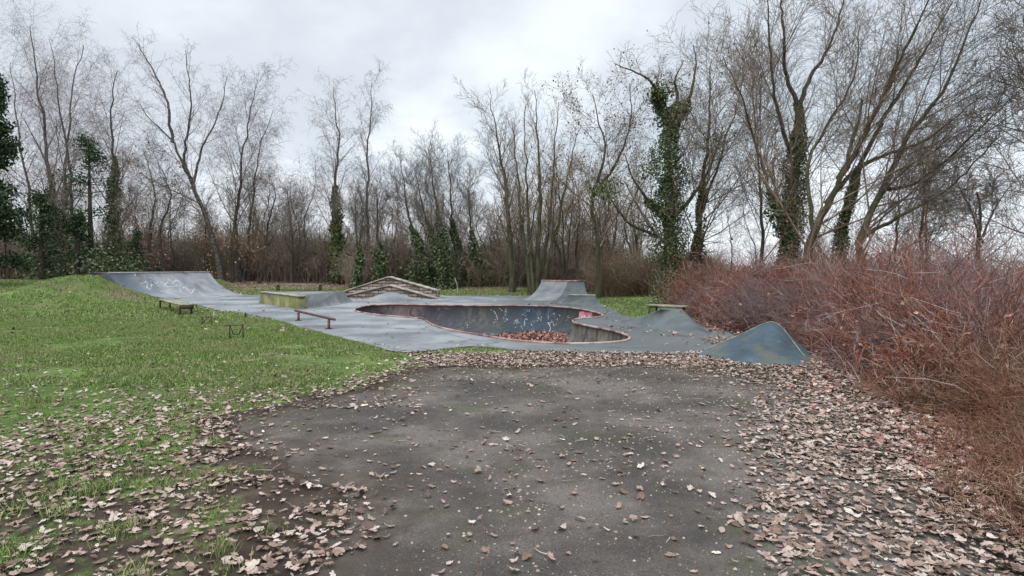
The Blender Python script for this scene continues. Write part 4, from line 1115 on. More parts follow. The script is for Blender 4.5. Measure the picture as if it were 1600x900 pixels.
# ---------------------------------------------------------------- trees
def leafquads(C, size, nrm=None, asp=.8):
    m = len(C); a = rng.normal(size=(m, 3)); 
    if nrm is not None: a = a * .8 + nrm
    a /= np.linalg.norm(a, axis=1, keepdims=True)
    b = rng.normal(size=(m, 3)); b -= (b * a).sum(1, keepdims=True) * a; b /= np.linalg.norm(b, axis=1, keepdims=True)
    c_ = np.cross(a, b); s = size * rng.uniform(.6, 1.3, (m, 1)) * .5
    V = np.stack([C - b * s, C + c_ * s * asp, C + b * s, C - c_ * s * asp], 1).reshape(-1, 3)
    return V, np.arange(m * 4).reshape(-1, 4)
def ivy_on(P, R, n, rad, size, t0=0, t1=1, seed=1):
    """clothes polyline P (m,3) with ivy leaves"""
    m = len(P); t = t0 + (t1 - t0) * rng.random(n) ** .9; f = t * (m - 1); j = np.clip(f.astype(int), 0, m - 2); fr = (f - j)[:, None]
    c_ = P[j] * (1 - fr) + P[j + 1] * fr
    az = rng.uniform(0, 2 * PI, n)
    lump = .12 + 2.6 * np.maximum(fbm(t * 11 + seed, np.cos(az) * 1.3 + np.sin(az) * .7, seed, 3) - .28, 0) ** 1.1
    fade = np.clip((t1 - t) / (.3 * (t1 - t0)), .2, 1)
    r = (np.interp(f, np.arange(m), R) + rad * lump * fade * np.sqrt(rng.random(n)))
    d = np.stack([np.cos(az), np.sin(az), rng.normal(size=n) * .25], -1)
    return leafquads(c_ + d * r[:, None], size, d)

RRL = .33
STY = {
 'birch': dict(n1=26, a1=34, l1=.30, t1=(.22, .98), tr1=(0, 0, .35), n2=9, a2=42, l2=.5, tr2=(0, 0, 0), n3=7, a3=48, l3=.55, tr3=(0, 0, -.5), n4=4, a4=42, l4=.8, tr4=(0, 0, -1.3), wob=.06, rt=.0055, mt='twig_birch', mb='birch_bark'),
 'ash': dict(n1=22, a1=36, l1=.36, t1=(.2, .98), tr1=(0, 0, .45), n2=10, a2=42, l2=.42, tr2=(0, 0, .3), n3=6, a3=46, l3=.5, tr3=(0, 0, .25), n4=3, a4=42, l4=.6, tr4=(0, 0, .2), wob=.055, rt=.0058, mt='twig_dark', mb='bark'),
 'oak': dict(n1=20, a1=48, l1=.42, t1=(.18, .98), tr1=(0, 0, .25), n2=10, a2=48, l2=.42, tr2=(0, 0, .15), n3=6, a3=50, l3=.48, tr3=(0, 0, .1), n4=3, a4=48, l4=.6, tr4=(0, 0, .1), wob=.085, rt=.0058, mt='twig_warm', mb='bark_green'),
 'poplar': dict(n1=26, a1=32, l1=.22, t1=(.2, .98), tr1=(0, 0, .5), n2=9, a2=38, l2=.48, tr2=(0, 0, .4), n3=6, a3=44, l3=.5, tr3=(0, 0, .25), n4=3, a4=42, l4=.6, tr4=(0, 0, .2), wob=.05, rt=.0058, mt='twig_warm', mb='bark_green'),
}
def make_tree(name, stems, style, label, group=None, ivy=None, over=None, leaves=None, cat='tree', trunk_k=9):
    """stems: list of (pts (world), r0, r1, branch weight)"""
    S = dict(STY[style]); 
    if over: S.update(over)
    base = np.array(stems[0][0][0], float)
    root = empty(name, base, label, cat, group)
    mt = MB(); PS = []
    for st in stems:
        P = spline_open(st[0], 22); L = np.linalg.norm(np.diff(P, axis=0), axis=1).sum()
        w = rng.normal(size=(22, 3)) * L * .0035; w[0] = 0; P = P + w
        P[:, 1] += np.cumsum(rng.normal(size=22)) * L * .004
        t = np.linspace(0, 1, 22); R = st[1] * (1 - t) ** 1.1 + st[2] * t ** .5
        if st[0][0][2] <= base[2] + .6: R = R * (1 + .45 * np.exp(-t * 28))
        R = R * .82
        mt.tube(P, R, trunk_k, cap=False); PS.append((P, R, L, st[3] if len(st) > 3 else 1))
    mt.build('trunk', MAT[S['mb']], root, True)
    mc = MB(); lf = []; HT = max(p_[2] for p_ in [np.ptp(np.concatenate([q_[0] for q_ in PS]), axis=0)])
    for P, R, L, wgt in PS:
        n1 = max(4, int(S['n1'] * wgt * np.clip(L / (.62 * HT), .48, 1.15)))
        P1, R1, L1 = kids(P[None], R[None], np.array([L]), n1, *S['t1'], S['a1'], S['l1'], S['wob'] * .8, S['tr1'], RRL, 8, S['rt'] * 1.5, .75, 0.0, .5)
        V, Q = tubes(P1, R1, 5); mc.add(V, Q)
        # extend the leader
        P2, R2, L2 = kids(P1, R1, L1, int(S['n2'] * 1.3), .12, 1, S['a2'], S['l2'], S['wob'], S['tr2'], .48, 6, S['rt'] * 1.2, .7, 0, .2, HT * .30)
        V, Q = tubes(P2, R2, 4); mc.add(V, Q)
        P3, R3, L3 = kids(P2, R2, L2, int(S['n3'] * 1.2), .1, 1, S['a3'], S['l3'], S['wob'], S['tr3'], .6, 5, S['rt'], .5, 0, .2, HT * .13)
        V, Q = tubes(P3, R3, 3); mc.add(V, Q)
        P4, R4, L4 = kids(P3, R3, np.maximum(L3, .5), S['n4'], .1, 1, S['a4'], S['l4'], S['wob'], S['tr4'], .7, 4, S['rt'] * .8, .5, 0, .2, 1.0)
        V, Q = tubes(P4, R4, 3); mc.add(V, Q)
        # fine shoots straight off the big limbs
        Ps, Rs, Ls = kids(P1, R1, np.minimum(L1, 4) * .5 + .2, 6, .1, 1, 60, .45, S['wob'], S['tr3'], .3, 4, S['rt'], .4)
        V, Q = tubes(Ps, Rs, 3); mc.add(V, Q)
        lf.append(P4[:, -1]); lf.append(P3[:, 2])
    mc.build('crown', MAT[S['mt']], root, False)
    if ivy:
        mi = MB()
        for (si, n, rad, size, t0, t1) in ivy[1:]:
            P, R = PS[si][0], PS[si][1]
            V, Q = ivy_on(P, R, n, rad, size, t0, t1, int(rng.integers(100))); mi.add(V, Q)
        mi.build('ivy', MAT[ivy[0]], root)
    if leaves:
        C = np.concatenate(lf); k = rng.random(len(C)) < leaves[1]; C = C[k] + rng.normal(size=(k.sum(), 3)) * .05
        if len(leaves) > 3: C = C[C[:, 2] < leaves[3]]
        if len(C):
            ml = MB(); ml.add(*leafquads(C, leaves[2])); tag(ml.build('leaf_cluster', MAT[leaves[0]], root), kind='stuff')
    return root
def S_(D, pxs, r0, r1, w=1, drift=0.0):
    """stem through photo pixels at depth D, foot on the terrain"""
    P = [pt(a, b, D + drift * i_) for i_, (a, b) in enumerate(pxs)]
    foot = P[0].copy(); foot[2] = tz(foot[0], foot[1]) - .1
    if P[0][2] > foot[2] + .4: P = [foot] + P
    else: P[0] = foot
    return (P, r0, r1, w)

# left edge
make_tree('birch_tree', [S_(50, [(92, 425), (88, 330), (75, 230), (62, 140), (48, 40)], .28, .03), S_(50, [(98, 425), (100, 300), (104, 200), (112, 120), (128, 70)], .22, .03, .9, .6)], 'birch',
          'tall twin stemmed birch at the left edge with a hazy brown crown', ivy=('ivy', (0, 2400, .5, .16, 0, .42), (1, 2000, .45, .16, 0, .4)))
make_tree('birch_tree', [S_(48, [(118, 425), (112, 320), (100, 210), (88, 130), (78, 60)], .2, .02, .7), S_(52, [(60, 425), (50, 300), (30, 190), (20, 100)], .2, .02, .7)], 'birch', 'slim birch leaning left behind the twin stemmed birch')
make_tree('ivy_clad_tree', [S_(47, [(176, 425), (174, 330), (176, 240), (172, 170), (182, 110)], .26, .03)], 'birch', 'birch right of the twin birch with ivy wrapped round its whole lower trunk',
          ivy=('ivy', (0, 4200, .55, .16, 0, .6)))
make_tree('birch_tree', [S_(45, [(345, 425), (335, 385), (302, 290), (268, 222), (232, 185), (208, 150)], .3, .015, .6), S_(45, [(303, 292), (268, 222), (262, 160), (238, 110), (205, 55)], .16, .02, .9), S_(45, [(300, 290), (290, 250), (298, 180), (292, 120), (285, 80)], .15, .02, .9), S_(45, [(302, 300), (310, 240), (340, 180), (352, 130)], .12, .02, .8)][:1] +
          [([pt(268, 222, 45), pt(262, 160, 45.3), pt(238, 110, 45.5), pt(205, 55, 46)], .14, .02, .8), ([pt(302, 290, 45), pt(290, 245, 45), pt(298, 170, 44.5), pt(290, 80, 44)], .15, .02, .9), ([pt(300, 295, 45), pt(318, 230, 45), pt(342, 180, 46), pt(356, 120, 47)], .12, .02, .8)],
          'birch', 'leaning birch whose trunk bends left and forks above the quarter pipe')
make_tree('birch_tree', [S_(47, [(372, 425), (368, 350), (375, 260), (385, 180), (400, 120)], .22, .02, 1), S_(47, [(380, 425), (392, 330), (402, 240), (425, 170)], .15, .02, .8)], 'birch', 'pale feathery birch with two slim stems right of the leaning birch')
make_tree('weeping_birch', [S_(46, [(527, 428), (526, 350), (522, 290), (530, 230), (524, 180), (520, 135)], .24, .02, 1.1)], 'birch', 'weeping birch in the middle with bright ivy on its lower trunk',
          over=dict(l1=.26), ivy=('ivy_light', (0, 3000, .55, .2, .02, .5)))
make_tree('weeping_birch', [S_(47, [(574, 428), (575, 350), (576, 270), (580, 200), (583, 130)], .2, .02, 1.1)], 'birch', 'slim weeping birch, right one of the middle pair, without ivy', over=dict(l1=.22, l3=.55, tr4=(0, 0, -2.2)))
# dark trees low at the left
for (px_, top_, lab) in ((232, 235, 'crooked dark tree low between the birches on the left'), (255, 250, 'dark spreading tree just left of the leaning birch'), (420, 280, 'slim dark tree right of the feathery birch'), (455, 295, 'thin bare tree left of the weeping birches')):
    make_tree('bare_tree', [S_(46 + rng.uniform(-2, 3), [(px_, 425), (px_ + rng.uniform(-6, 6), 360), (px_ + rng.uniform(-12, 12), 300), (px_ + rng.uniform(-10, 10), top_)], .17, .02, 1)], 'oak', lab, over=dict(mt='twig_dark', mb='bark', n4=3),
              leaves=('dead_leaf', .05, .2) if px_ < 240 else None)
# dark evergreens on the left
def conifer(name, px_, py_top, D, wpx, label, n, mat='conifer', ztop=None, zlow=0.3, cat='tree', size=.3, nb=90):
    base = pt(px_, 428, D); base[2] = tz(base[0], base[1]); top_ = pt(px_, py_top, D)[2]; H = top_ - base[2]; W = wpx / F * D
    root = empty(name, base, label, cat)
    MB().tube([base - [0, 0, .1], base + [0, 0, H * .6], base + [0, 0, H * .97]], [.22, .12, .03], 7, False).build('trunk', MAT['bark'], root, True)
    t = rng.random(nb) ** .8; az = rng.uniform(0, 2 * PI, nb); r = W * (1 - t) ** .6 * rng.uniform(.6, 1.1, nb)
    z0 = base[2] + H * (zlow * .3 + (1 - zlow * .3) * t)
    A = np.stack([base[0] + 0 * r, base[1] + 0 * r, z0], -1); d = np.stack([np.cos(az), np.sin(az), .15 + 0 * az], -1)
    P_, R_ = grow(A, d, np.maximum(r, .3), 6, .06, (0, 0, -.1), np.full(nb, .04), np.full(nb, .01))
    mb = MB(); V, Q = tubes(P_, R_, 3); mb.add(V, Q)
    k = rng.integers(0, nb, n); f = rng.random(n) ** .6 * 5; j = np.clip(f.astype(int), 0, 4); fr = (f - j)[:, None]
    C = P_[k, j] * (1 - fr) + P_[k, j + 1] * fr + rng.normal(size=(n, 3)) * [W * .09, W * .09, .22]
    mb.add(*leafquads(C, size, None, .5)); mb.build('crown', MAT[mat], root)
conifer('evergreen_tree', -14, 80, 34, 58, 'dense dark green evergreen at the left edge of the picture', 24000, size=.22)
conifer('pine_tree', 143, 212, 44, 60, 'dark pine between the twin birch and the ivy wrapped birch', 2100, zlow=1.3, nb=44, size=.2)
conifer('evergreen_tree', 66, 300, 42, 50, 'lower bushy evergreen beside the left edge', 3600, nb=45, size=.2)
conifer('holly_bush', 122, 335, 43, 44, 'loose dark green bush under the twin stemmed birch', 2400, nb=40, size=.2)
conifer('holly_bush', 212, 365, 44, 30, 'dark holly bush low beside the ivy wrapped birch', 1500, nb=30, size=.18)

# ivy clad leaners in the middle
for (x0, x1, yt, yi, lab) in ((668, 640, 250, 340, 'leftmost of the ivy clad stems leaning left in the middle'), (690, 662, 262, 330, 'ivy clad stem leaning left, second of the middle group'), (706, 682, 235, 322, 'tallest leaning ivy clad stem of the middle group'),
                              (722, 708, 240, 345, 'ivy clad stem standing upright at the right of the leaning group'), (745, 735, 275, 350, 'short ivy clad stem at the right end of the middle group'), (592, 590, 290, 375, 'small ivy clad stem right of the weeping birches'),
                              (560, 556, 300, 372, 'low ivy clad stem between the weeping birches')):
    D = rng.uniform(40, 44)
    make_tree('ivy_clad_tree', [S_(D, [(x0, 432), ((x0 + x1) / 2 + 2, 385), (x1, yi), (x1 - (x0 - x1) * .5, yt)], .16, .02, .9)], 'ash', lab, over=dict(n4=3, t1=(.35, .97)), ivy=('ivy', (0, 1900, .42, .15, 0, rng.uniform(.45, .66))))
make_tree('ash_tree', [S_(38, [(800, 440), (797, 380), (790, 300), (780, 230), (765, 155)], .26, .02, 1.2)], 'ash', 'tall bare tree left of the fan shaped group, green algae on its trunk', over=dict(mb='bark_green', l1=.3))
make_tree('multi_stem_tree', [S_(36, [(838, 440), (843, 350), (842, 250), (836, 140)], .22, .02, 1), S_(36, [(828, 440), (815, 350), (808, 260), (800, 190)], .17, .02, .8), S_(36, [(850, 440), (872, 350), (888, 270), (905, 200)], .17, .02, .8), S_(36.5, [(845, 440), (858, 350), (865, 250), (872, 160)], .16, .02, .8), S_(36, [(832, 440), (826, 360), (822, 270), (818, 165)], .15, .02, .7)], 'poplar',
          'fan of slim bare stems rising together left of the hip quarter pipe', over=dict(n1=18, mt='twig_warm'))
make_tree('bare_tree', [S_(40, [(905, 440), (900, 400), (905, 340), (902, 300)], .16, .02, .8), S_(40, [(906, 436), (925, 390), (940, 350)], .1, .02, .6)], 'oak', 'small forked tree standing behind the hip quarter pipe')
make_tree('bare_tree', [S_(32, [(935, 445), (933, 370), (925, 310), (945, 240), (935, 190), (925, 150)], .2, .02, 1.1), ([pt(925, 310, 32), pt(965, 250, 32), pt(985, 190, 31), pt(985, 130, 31)], .1, .02, .9)], 'oak',
          'crooked tree with brown clinging leaves left of the big ivy tree', leaves=('twig_warm', .25, .11))
# big ivy tree
make_tree('ivy_clad_tree', [S_(26, [(1050, 470), (1048, 400), (1046, 320), (1044, 250), (1050, 195), (1058, 175)], .42, .12, .4), ([pt(1050, 200, 26), pt(1030, 165, 26), pt(1022, 135, 25.5), pt(1000, 115, 25), pt(960, 100, 25)], .13, .02, .7),
                            ([pt(1056, 185, 26), pt(1058, 150, 26.5), pt(1055, 125, 26), pt(1068, 95, 26)], .12, .02, .6), ([pt(1058, 190, 26), pt(1078, 150, 26), pt(1088, 100, 26), pt(1085, 70, 26)], .12, .02, .7),
                            ([pt(1046, 340, 26), pt(1020, 320, 25.5), pt(990, 280, 25), pt(975, 240, 25)], .12, .02, .9), ([pt(1030, 370, 26), pt(985, 350, 25.5), pt(960, 320, 25), pt(950, 300, 25)], .1, .02, .7), ([pt(1052, 340, 26), pt(1080, 310, 26), pt(1110, 260, 26.5), pt(1130, 200, 27)], .12, .02, .8)], 'oak',
          'big gnarled tree thickly clad in dark ivy with bare upper limbs', over=dict(mb='bark_green'), ivy=('ivy', (0, 15000, .85, .088, 0.02, 1.0), (1, 1600, .5, .12, 0, .45), (2, 700, .35, .12, 0, .3), (3, 600, .3, .12, 0, .3), (4, 800, .4, .12, 0, .4)))
mi = MB()
for (a, b, n, s_) in ((945, 297, 420, .38), (1034, 140, 420, .32), (1005, 270, 160, .3), (1125, 220, 160, .35)):
    c_ = pt(a, b, 25.2); V, Q = leafquads(c_ + rng.normal(size=(n, 3)) * s_ * [1, 1, .7], .11); mi.add(V, Q)
iv = [o_ for o_ in bpy.data.objects if o_.name.startswith('ivy_clad_tree') and 'gnarled' in o_.get('label', '')][0]
mi.build('mistletoe', MAT['ivy_light'], iv)
make_tree('ash_tree', [S_(27, [(1093, 460), (1092, 370), (1100, 270), (1108, 190), (1112, 90)], .2, .02, 1.1), S_(27, [(1090, 460), (1085, 380), (1125, 250), (1150, 170), (1165, 110)], .13, .02, .9)], 'oak',
          'slender green barked tree right of the big ivy tree', ivy=('ivy_light', (0, 1500, .25, .12, 0.05, .5)), leaves=('ivy_light', .02, .12))
make_tree('bare_tree', [S_(24, [(1187, 470), (1188, 370), (1183, 280), (1176, 200), (1172, 120)], .11, .015, .9)], 'ash', 'thin straight bare tree left of the ivy covered fork')
# right: ivy fork and the leaning trees
make_tree('ivy_clad_tree', [S_(19.5, [(1232, 500), (1234, 390), (1240, 300), (1246, 220), (1247, 160)], .25, .1, .3), ([pt(1247, 165, 19.5), pt(1225, 110, 19.5), pt(1222, 50, 19), pt(1215, -40, 19)], .09, .015, .9), ([pt(1247, 170, 19.5), pt(1265, 125, 19.5), pt(1300, 60, 20), pt(1325, -30, 20)], .09, .015, .9),
                            ([pt(1236, 240, 19.5), pt(1212, 170, 19), pt(1200, 90, 19), pt(1196, -20, 18.5)], .08, .015, .9), ([pt(1236, 390, 19.5), pt(1208, 320, 19.5), pt(1185, 240, 20), pt(1160, 160, 20), pt(1130, 90, 20)], .09, .015, 1.0)], 'ash',
          'tall tree right of centre, ivy up to its fork and long ascending limbs', over=dict(l1=.5, n1=24, a1=32, rt=.0045, mt='twig_warm'), ivy=('ivy', (0, 10500, .3, .075, .12, 1.0), (4, 1000, .3, .1, 0, .3)))
make_tree('leaning_tree', [S_(18, [(1250, 500), (1262, 385), (1285, 325), (1310, 280), (1328, 215), (1340, 160)], .2, .04, .5), ([pt(1310, 280, 18), pt(1355, 205, 18), pt(1392, 130, 18), pt(1420, 70, 17.5), pt(1460, -20, 17)], .11, .02, 1.1),
                           ([pt(1290, 318, 18), pt(1340, 262, 18), pt(1390, 240, 17.5), pt(1450, 215, 17), pt(1530, 150, 16.5)], .09, .015, 1.1), ([pt(1270, 360, 18), pt(1262, 260, 18.5), pt(1290, 200, 19), pt(1335, 120, 19), pt(1345, 40, 19)], .08, .015, 1.0)], 'oak',
          'bare tree leaning right with long sweeping branches over the red thicket', over=dict(l1=.5, n1=24, a1=38, n3=5, rt=.0045, wob=.07, tr1=(.3, 0, .35), tr2=(.2, 0, .25)))
make_tree('leaning_tree', [S_(18.5, [(1298, 500), (1312, 370), (1328, 300), (1350, 240), (1372, 195)], .12, .07, .3), ([pt(1372, 195, 18.5), pt(1405, 150, 18.5), pt(1440, 90, 18), pt(1490, 0, 18)], .08, .015, 1.0)], 'oak',
          'leaning stem with a sleeve of dark ivy between the two big leaning trees', over=dict(rt=.0045, tr1=(.3, 0, .3)), ivy=('ivy', (0, 3600, .2, .075, .25, .78)))
make_tree('leaning_tree', [S_(17.5, [(1325, 500), (1345, 370), (1378, 300), (1420, 220), (1470, 150), (1505, 90), (1540, -10)], .15, .02, 1.4), ([pt(1378, 300, 17.5), pt(1440, 280, 17.5), pt(1510, 220, 17), pt(1590, 140, 17)], .07, .015, 1.1), ([pt(1345, 372, 17.5), pt(1420, 330, 17), pt(1490, 290, 17), pt(1560, 215, 16.5)], .07, .015, 1.2)], 'oak',
          'rightmost big leaning tree, its trunk slanting up to the top right corner', over=dict(l1=.44, n1=22, a1=38, n3=5, rt=.0045, wob=.07, tr1=(.3, 0, .3), tr2=(.2, 0, .2), mt='twig_dark'))
make_tree('bare_tree', [S_(21, [(1535, 470), (1535, 400), (1537, 340), (1530, 300)], .12, .04, .5), ([pt(1536, 380, 21), pt(1510, 320, 21), pt(1490, 280, 21)], .05, .01, .8), ([pt(1536, 370, 21), pt(1560, 320, 21), pt(1590, 280, 21)], .05, .01, .8)], 'oak', 'small upright tree with a spreading crown at the right edge', over=dict(mt='twig_dark', l1=.6))
make_tree('bare_tree', [S_(15, [(1660, 500), (1655, 350), (1640, 200), (1610, 80), (1590, -20)], .16, .02, 1.4)], 'oak', 'dark twiggy tree half out of view at the right edge', over=dict(l1=.3, rt=.007, mt='twig_dark'))
make_tree('bare_tree', [S_(23, [(1440, 470), (1442, 380), (1450, 290), (1445, 210)], .1, .015, 1)], 'oak', 'slim bare tree behind the leaning trees', over=dict(mt='twig_dark'))
make_tree('bare_tree', [S_(22, [(1400, 470), (1398, 400), (1404, 330), (1400, 270)], .09, .015, 1)], 'oak', 'thin crooked tree behind the red thicket', over=dict(mt='twig_dark'))
# pale sapling stub
p = pt(715, 438, 38); zz = tz(p[0], p[1])
tag(MB().tube([[p[0], p[1], zz - .05], [p[0] - .03, p[1], zz + .45], [p[0] - .18, p[1], zz + 1.0]], [.03, .025, .012], 6).build('sapling', MAT['coping_grey'], None), 'pale broken sapling standing before the middle trees', 'sapling')

# slender trees of the wood behind: five kinds, copied
protos = []
for kx in range(5):
    sty = ('ash', 'oak', 'birch', 'ash', 'poplar')[kx]
    Hh = (10, 8.5, 12, 9, 11)[kx]
    b_ = np.array([0., 0., 0.])
    P0 = [(b_ + [rng.uniform(-.3, .3) * q_, rng.uniform(-.3, .3) * q_, Hh * q_ / 4]) for q_ in range(5)]; P0[0] = b_
    st = [(P0, .13, .02, .9)]
    if kx in (1, 3): st.append(([b_ + [.1, 0, 0], b_ + [.6, .2, Hh * .4], b_ + [1.3, .2, Hh * .85]], .09, .015, .7))
    protos.append(make_tree('slender_tree', st, sty, 'slender bare tree in the wood behind the skatepark', 'slender bare trees in the wood at the back', over=dict(n1=14, n2=7, n3=4, n4=3, rt=.0075, mt=('twig_dark', 'twig_warm', 'twig_birch', 'twig_olive', 'twig_warm')[kx]), trunk_k=6))
spots = []
for _ in range(185):
    px_ = rng.uniform(-60, 1010); D = rng.uniform(45, 72) if px_ < 760 else rng.uniform(38, 62)
    spots.append((px_, D))
for _ in range(11): spots.append((rng.uniform(1000, 1680), rng.uniform(24, 44)))
for n, (px_, D) in enumerate(spots):
    pr = protos[n % 5]; X = (px_ - 800) / F * D
    sc_ = rng.uniform(.5, 1.0) * (1 if px_ < 1000 else .75) * (.78 if 400 < px_ < 770 else 1)
    if n < 5: r_ = pr; ch = []
    else:
        r_ = pr.copy(); COL.objects.link(r_)
        for c_ in [c_ for c_ in pr.children]:
            d_ = c_.copy(); COL.objects.link(d_); d_.parent = r_
    kind_ = ('dark upright', 'crooked spreading', 'pale hazy', 'forked dark', 'straight many branched')[n % 5]
    size_ = 'tall' if sc_ > .76 * (1 if px_ < 1000 else .75) else 'low'
    for lim, where in ((70, 'at the far left edge of the wood'), (180, 'in the wood left of the left quarter pipe'), (330, 'in the wood behind the left quarter pipe'), (440, 'in the wood left of the funbox'), (540, 'in the wood behind the funbox'),
                       (690, 'in the wood behind the stone hump'), (815, 'in the wood behind the bowl'), (1000, 'in the wood behind the hip quarter pipe'), (1250, 'behind the teal and blue banks'), (1420, 'behind the middle of the red thicket'), (1e9, 'behind the right end of the red thicket')):
        if px_ < lim: break
    r_['label'] = size_ + ' ' + kind_ + ' bare tree ' + where
    r_['group'] = size_ + ' ' + kind_ + ' trees ' + where
    r_.location = (X, D, tz(X, D) - .1); r_.rotation_euler = (rng.normal() * .04, rng.normal() * .04, rng.uniform(0, 2 * PI)); r_.scale = (sc_, sc_, sc_ * rng.uniform(.9, 1.15))

by_label = {}
for o_ in COL.objects:
    if o_.parent is None and o_.name.startswith('slender_tree'): by_label.setdefault(o_['label'], []).append(o_)
ORD = ['leftmost', 'second from left', 'third from left', 'fourth from left', 'fifth from left', 'sixth from left', 'seventh from left', 'eighth from left', 'ninth from left', 'tenth from left', 'eleventh from left', 'twelfth from left']
for lab_, os_ in by_label.items():
    if len(os_) < 2: continue
    os_.sort(key=lambda q: q.location[0] / q.location[1])
    for k_, o_ in enumerate(os_[:12]): o_['label'] = lab_.replace(' in the wood', '').replace(' many branched', ' branchy') + ', ' + ORD[k_]

# ---------------------------------------------------------------- undergrowth and thickets
def brush(name, n, place, hgt, r, mat, label, lean=.35, sub=(5, 3), rt=.0045, trop=(0, 0, -.3), wob=.12, k0=3, lfrac=.55, m0=6, cat='undergrowth'):
    x, y, hs_ = place(n); m = len(x); z = surfz_t(x, y)
    az = rng.uniform(0, 2 * PI, m); le = np.abs(rng.normal(size=m)) * lean
    d = np.stack([np.cos(az) * le, np.sin(az) * le, np.ones(m)], -1)
    L = hgt * hs_ * rng.uniform(.6, 1.25, m)
    P_, R_ = grow(np.stack([x, y, z - .03], -1), d, L, m0, wob, trop, r * rng.uniform(.6, 1.3, m), np.full(m, rt * .6))
    mb = MB(); mb.add(*tubes(P_, R_, k0))
    P1, R1, L1 = kids(P_, R_, L, sub[0], .12, 1, 45, lfrac, wob, (0, 0, .1), .6, 4, rt, .5)
    mb.add(*tubes(P1, R1, 3))
    if sub[1]:
        P2, R2, L2 = kids(P1, R1, L1, sub[1], .1, 1, 45, .5, wob, (0, 0, 0), .8, 3, rt * .8, .4)
        mb.add(*tubes(P2, R2, 3))
    o_ = mb.build(name, mat, None)
    tag(o_, label, cat, kind='stuff')
    return P1
def surfz_t(x, y): return grid_lookup(GZ, x, y)
def band(px0, px1, D0, D1):
    def f(n):
        D = rng.uniform(D0, D1, n); px_ = rng.uniform(px0, px1, n); X = (px_ - 800) / F * D
        return X, D, .45 + 1.1 * fbm(X * .35, D * .35, 71, 3)
    return f
brush('undergrowth', 5200, band(-80, 560, 47, 57), 2.9, .014, MAT['undergrowth'], 'brown leafless undergrowth along the foot of the left wood', .3, (5, 2), .011)
brush('undergrowth', 3700, band(540, 960, 42, 52), 2.5, .014, MAT['undergrowth'], 'brown leafless undergrowth behind the stone hump and bowl', .3, (5, 2), .011)
brush('undergrowth', 2300, band(932, 1115, 33, 42), 1.75, .011, MAT['undergrowth_olive'], 'olive brown bare shrubs round the big ivy tree', .45, (6, 3), .006)
brush('undergrowth', 2200, band(1090, 1640, 24, 32), 1.35, .010, MAT['undergrowth_olive'], 'brown bare shrubs behind the red thicket', .4, (6, 2), .007)
# clumps of evergreen ivy at ground level in the middle
mi = MB()
for _ in range(44):
    px_ = rng.choice([rng.uniform(640, 760), rng.uniform(20, 230), rng.uniform(560, 760)]); D = rng.uniform(41, 46); X = (px_ - 800) / F * D
    n = int(rng.uniform(60, 260)); c_ = np.array([X, D, tz(X, D) + rng.uniform(.3, 1.8)])
    V, Q = leafquads(c_ + rng.normal(size=(n, 3)) * [.55, .5, .6], .2); mi.add(V, Q)
tag(mi.build('evergreen_groundcover', MAT['ivy'], None), 'patches of dark green ivy and holly growing through the undergrowth', 'ivy', kind='stuff')
# red leaved hedge patches low at the left: dead leaves clinging
mi = MB()
for _ in range(26):
    px_ = rng.choice([rng.uniform(200, 260), rng.uniform(560, 620), rng.uniform(300, 420)]); D = rng.uniform(44, 48); X = (px_ - 800) / F * D
    n = 110; c_ = np.array([X, D, tz(X, D) + rng.uniform(.8, 4.2)])
    mi.add(*leafquads(c_ + rng.normal(size=(n, 3)) * [.7, .5, .6], .13))
tag(mi.build('clinging_leaves', MAT['dead_leaf'], None), 'russet dead leaves clinging to the undergrowth', 'dead leaves', kind='stuff')

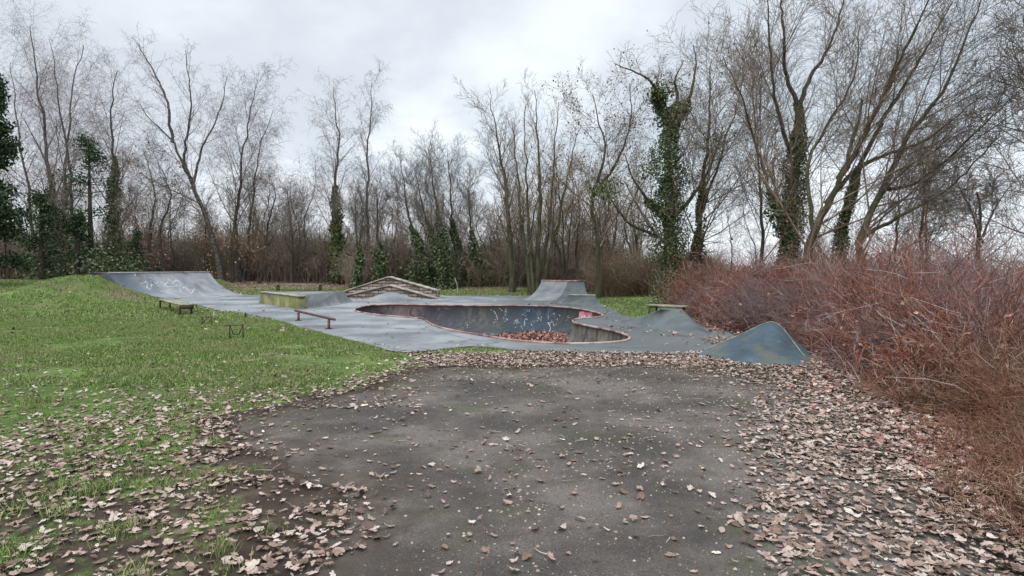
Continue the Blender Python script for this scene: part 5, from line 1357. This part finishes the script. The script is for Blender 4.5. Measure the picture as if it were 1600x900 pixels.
def thick_place(ymin, ymax, band_w=None):
    def f(n):
        xs, ys = [], []
        while sum(map(len, xs)) < n:
            x = rng.uniform(2.8, 16, n * 3); y = rng.uniform(ymin, ymax, n * 3)
            px_, py_, d = pix(np.stack([x, y, 0 * x], -1))
            jx, jy = rng.normal(size=(2, len(x))) * .22
            ok = inside(THICK, x + jx, y + jy) & (px_ < 1760)
            dd = dist_poly(THICK[:11], x, y)
            ok &= rng.random(len(x)) < .25 + 1.1 * sstep(fbm(x * .75, y * .75, 97, 3), .34, .56)
            if band_w: ok &= rng.random(len(x)) < np.exp(-dd / band_w) + .06
            xs.append(x[ok]); ys.append(y[ok])
        x = np.concatenate(xs)[:n]; y = np.concatenate(ys)[:n]
        dd = dist_poly(THICK[:11], x, y)
        return x, y, (.42 + .58 * sstep(dd, 0, 1.5)) * (.3 + 1.35 * fbm(x * .7, y * .7, 83, 3)) * np.interp(y, [5, 12], [.55, 1])
    return f
P1 = brush('red_thicket', 6200, thick_place(7.0, 24, 2.2), 1.6, .0072, MAT['red_twig'], 'dense thicket of reddish leafless stems on the right', .5, (5, 2), .0055, (0, 0, -.7), .13, cat='thicket')
P2 = brush('brown_thicket', 3600, thick_place(2.8, 8.0, 1.2), 1.15, .0058, MAT['brown_twig'], 'brown tangled dry stems at the right edge of the path', .8, (7, 2), .0036, (0, 0, -1.6), .16, cat='thicket')
mi = MB()
C = P1[:, 2]; px_, py_, _d = pix(C); k = (rng.random(len(C)) < .16 * fbm(C[:, 0] * 1.1, C[:, 1] * 1.1, 88) ** 2 * 4) & (C[:, 2] < 1.1)
mi.add(*leafquads(C[k], .085, None, .6))
C = P2[:, 2]; k = rng.random(len(C)) < .03; mi.add(*leafquads(C[k], .06, None, .6))
tag(mi.build('clinging_leaves', MAT['dead_leaf'], None), 'orange brown withered leaves hanging in the red thicket', 'dead leaves', kind='stuff')
# long pale canes arching through the thicket
x, y, hs_ = thick_place(6.0, 16, 2.0)(170); m = len(x); az = rng.uniform(0, 2 * PI, m)
P_, R_ = grow(np.stack([x, y, surfz_t(x, y) + .1], -1), np.stack([np.cos(az) * .9, np.sin(az) * .9, np.full(m, 1.)], -1), rng.uniform(.6, 1.6, m), 9, .16, (0, 0, -1.0), np.full(m, .0042), np.full(m, .0018))
MAT['cane'] = island_mat('pale_cane', [(0, (.2, .16, .13)), (.6, (.36, .31, .28)), (1, (.5, .46, .42))])
tag(link('pale_canes', mkmesh('pale_canes', *tubes(P_, R_, 4)), MAT['cane']), 'long pale canes arching through the thicket', 'canes', kind='stuff')
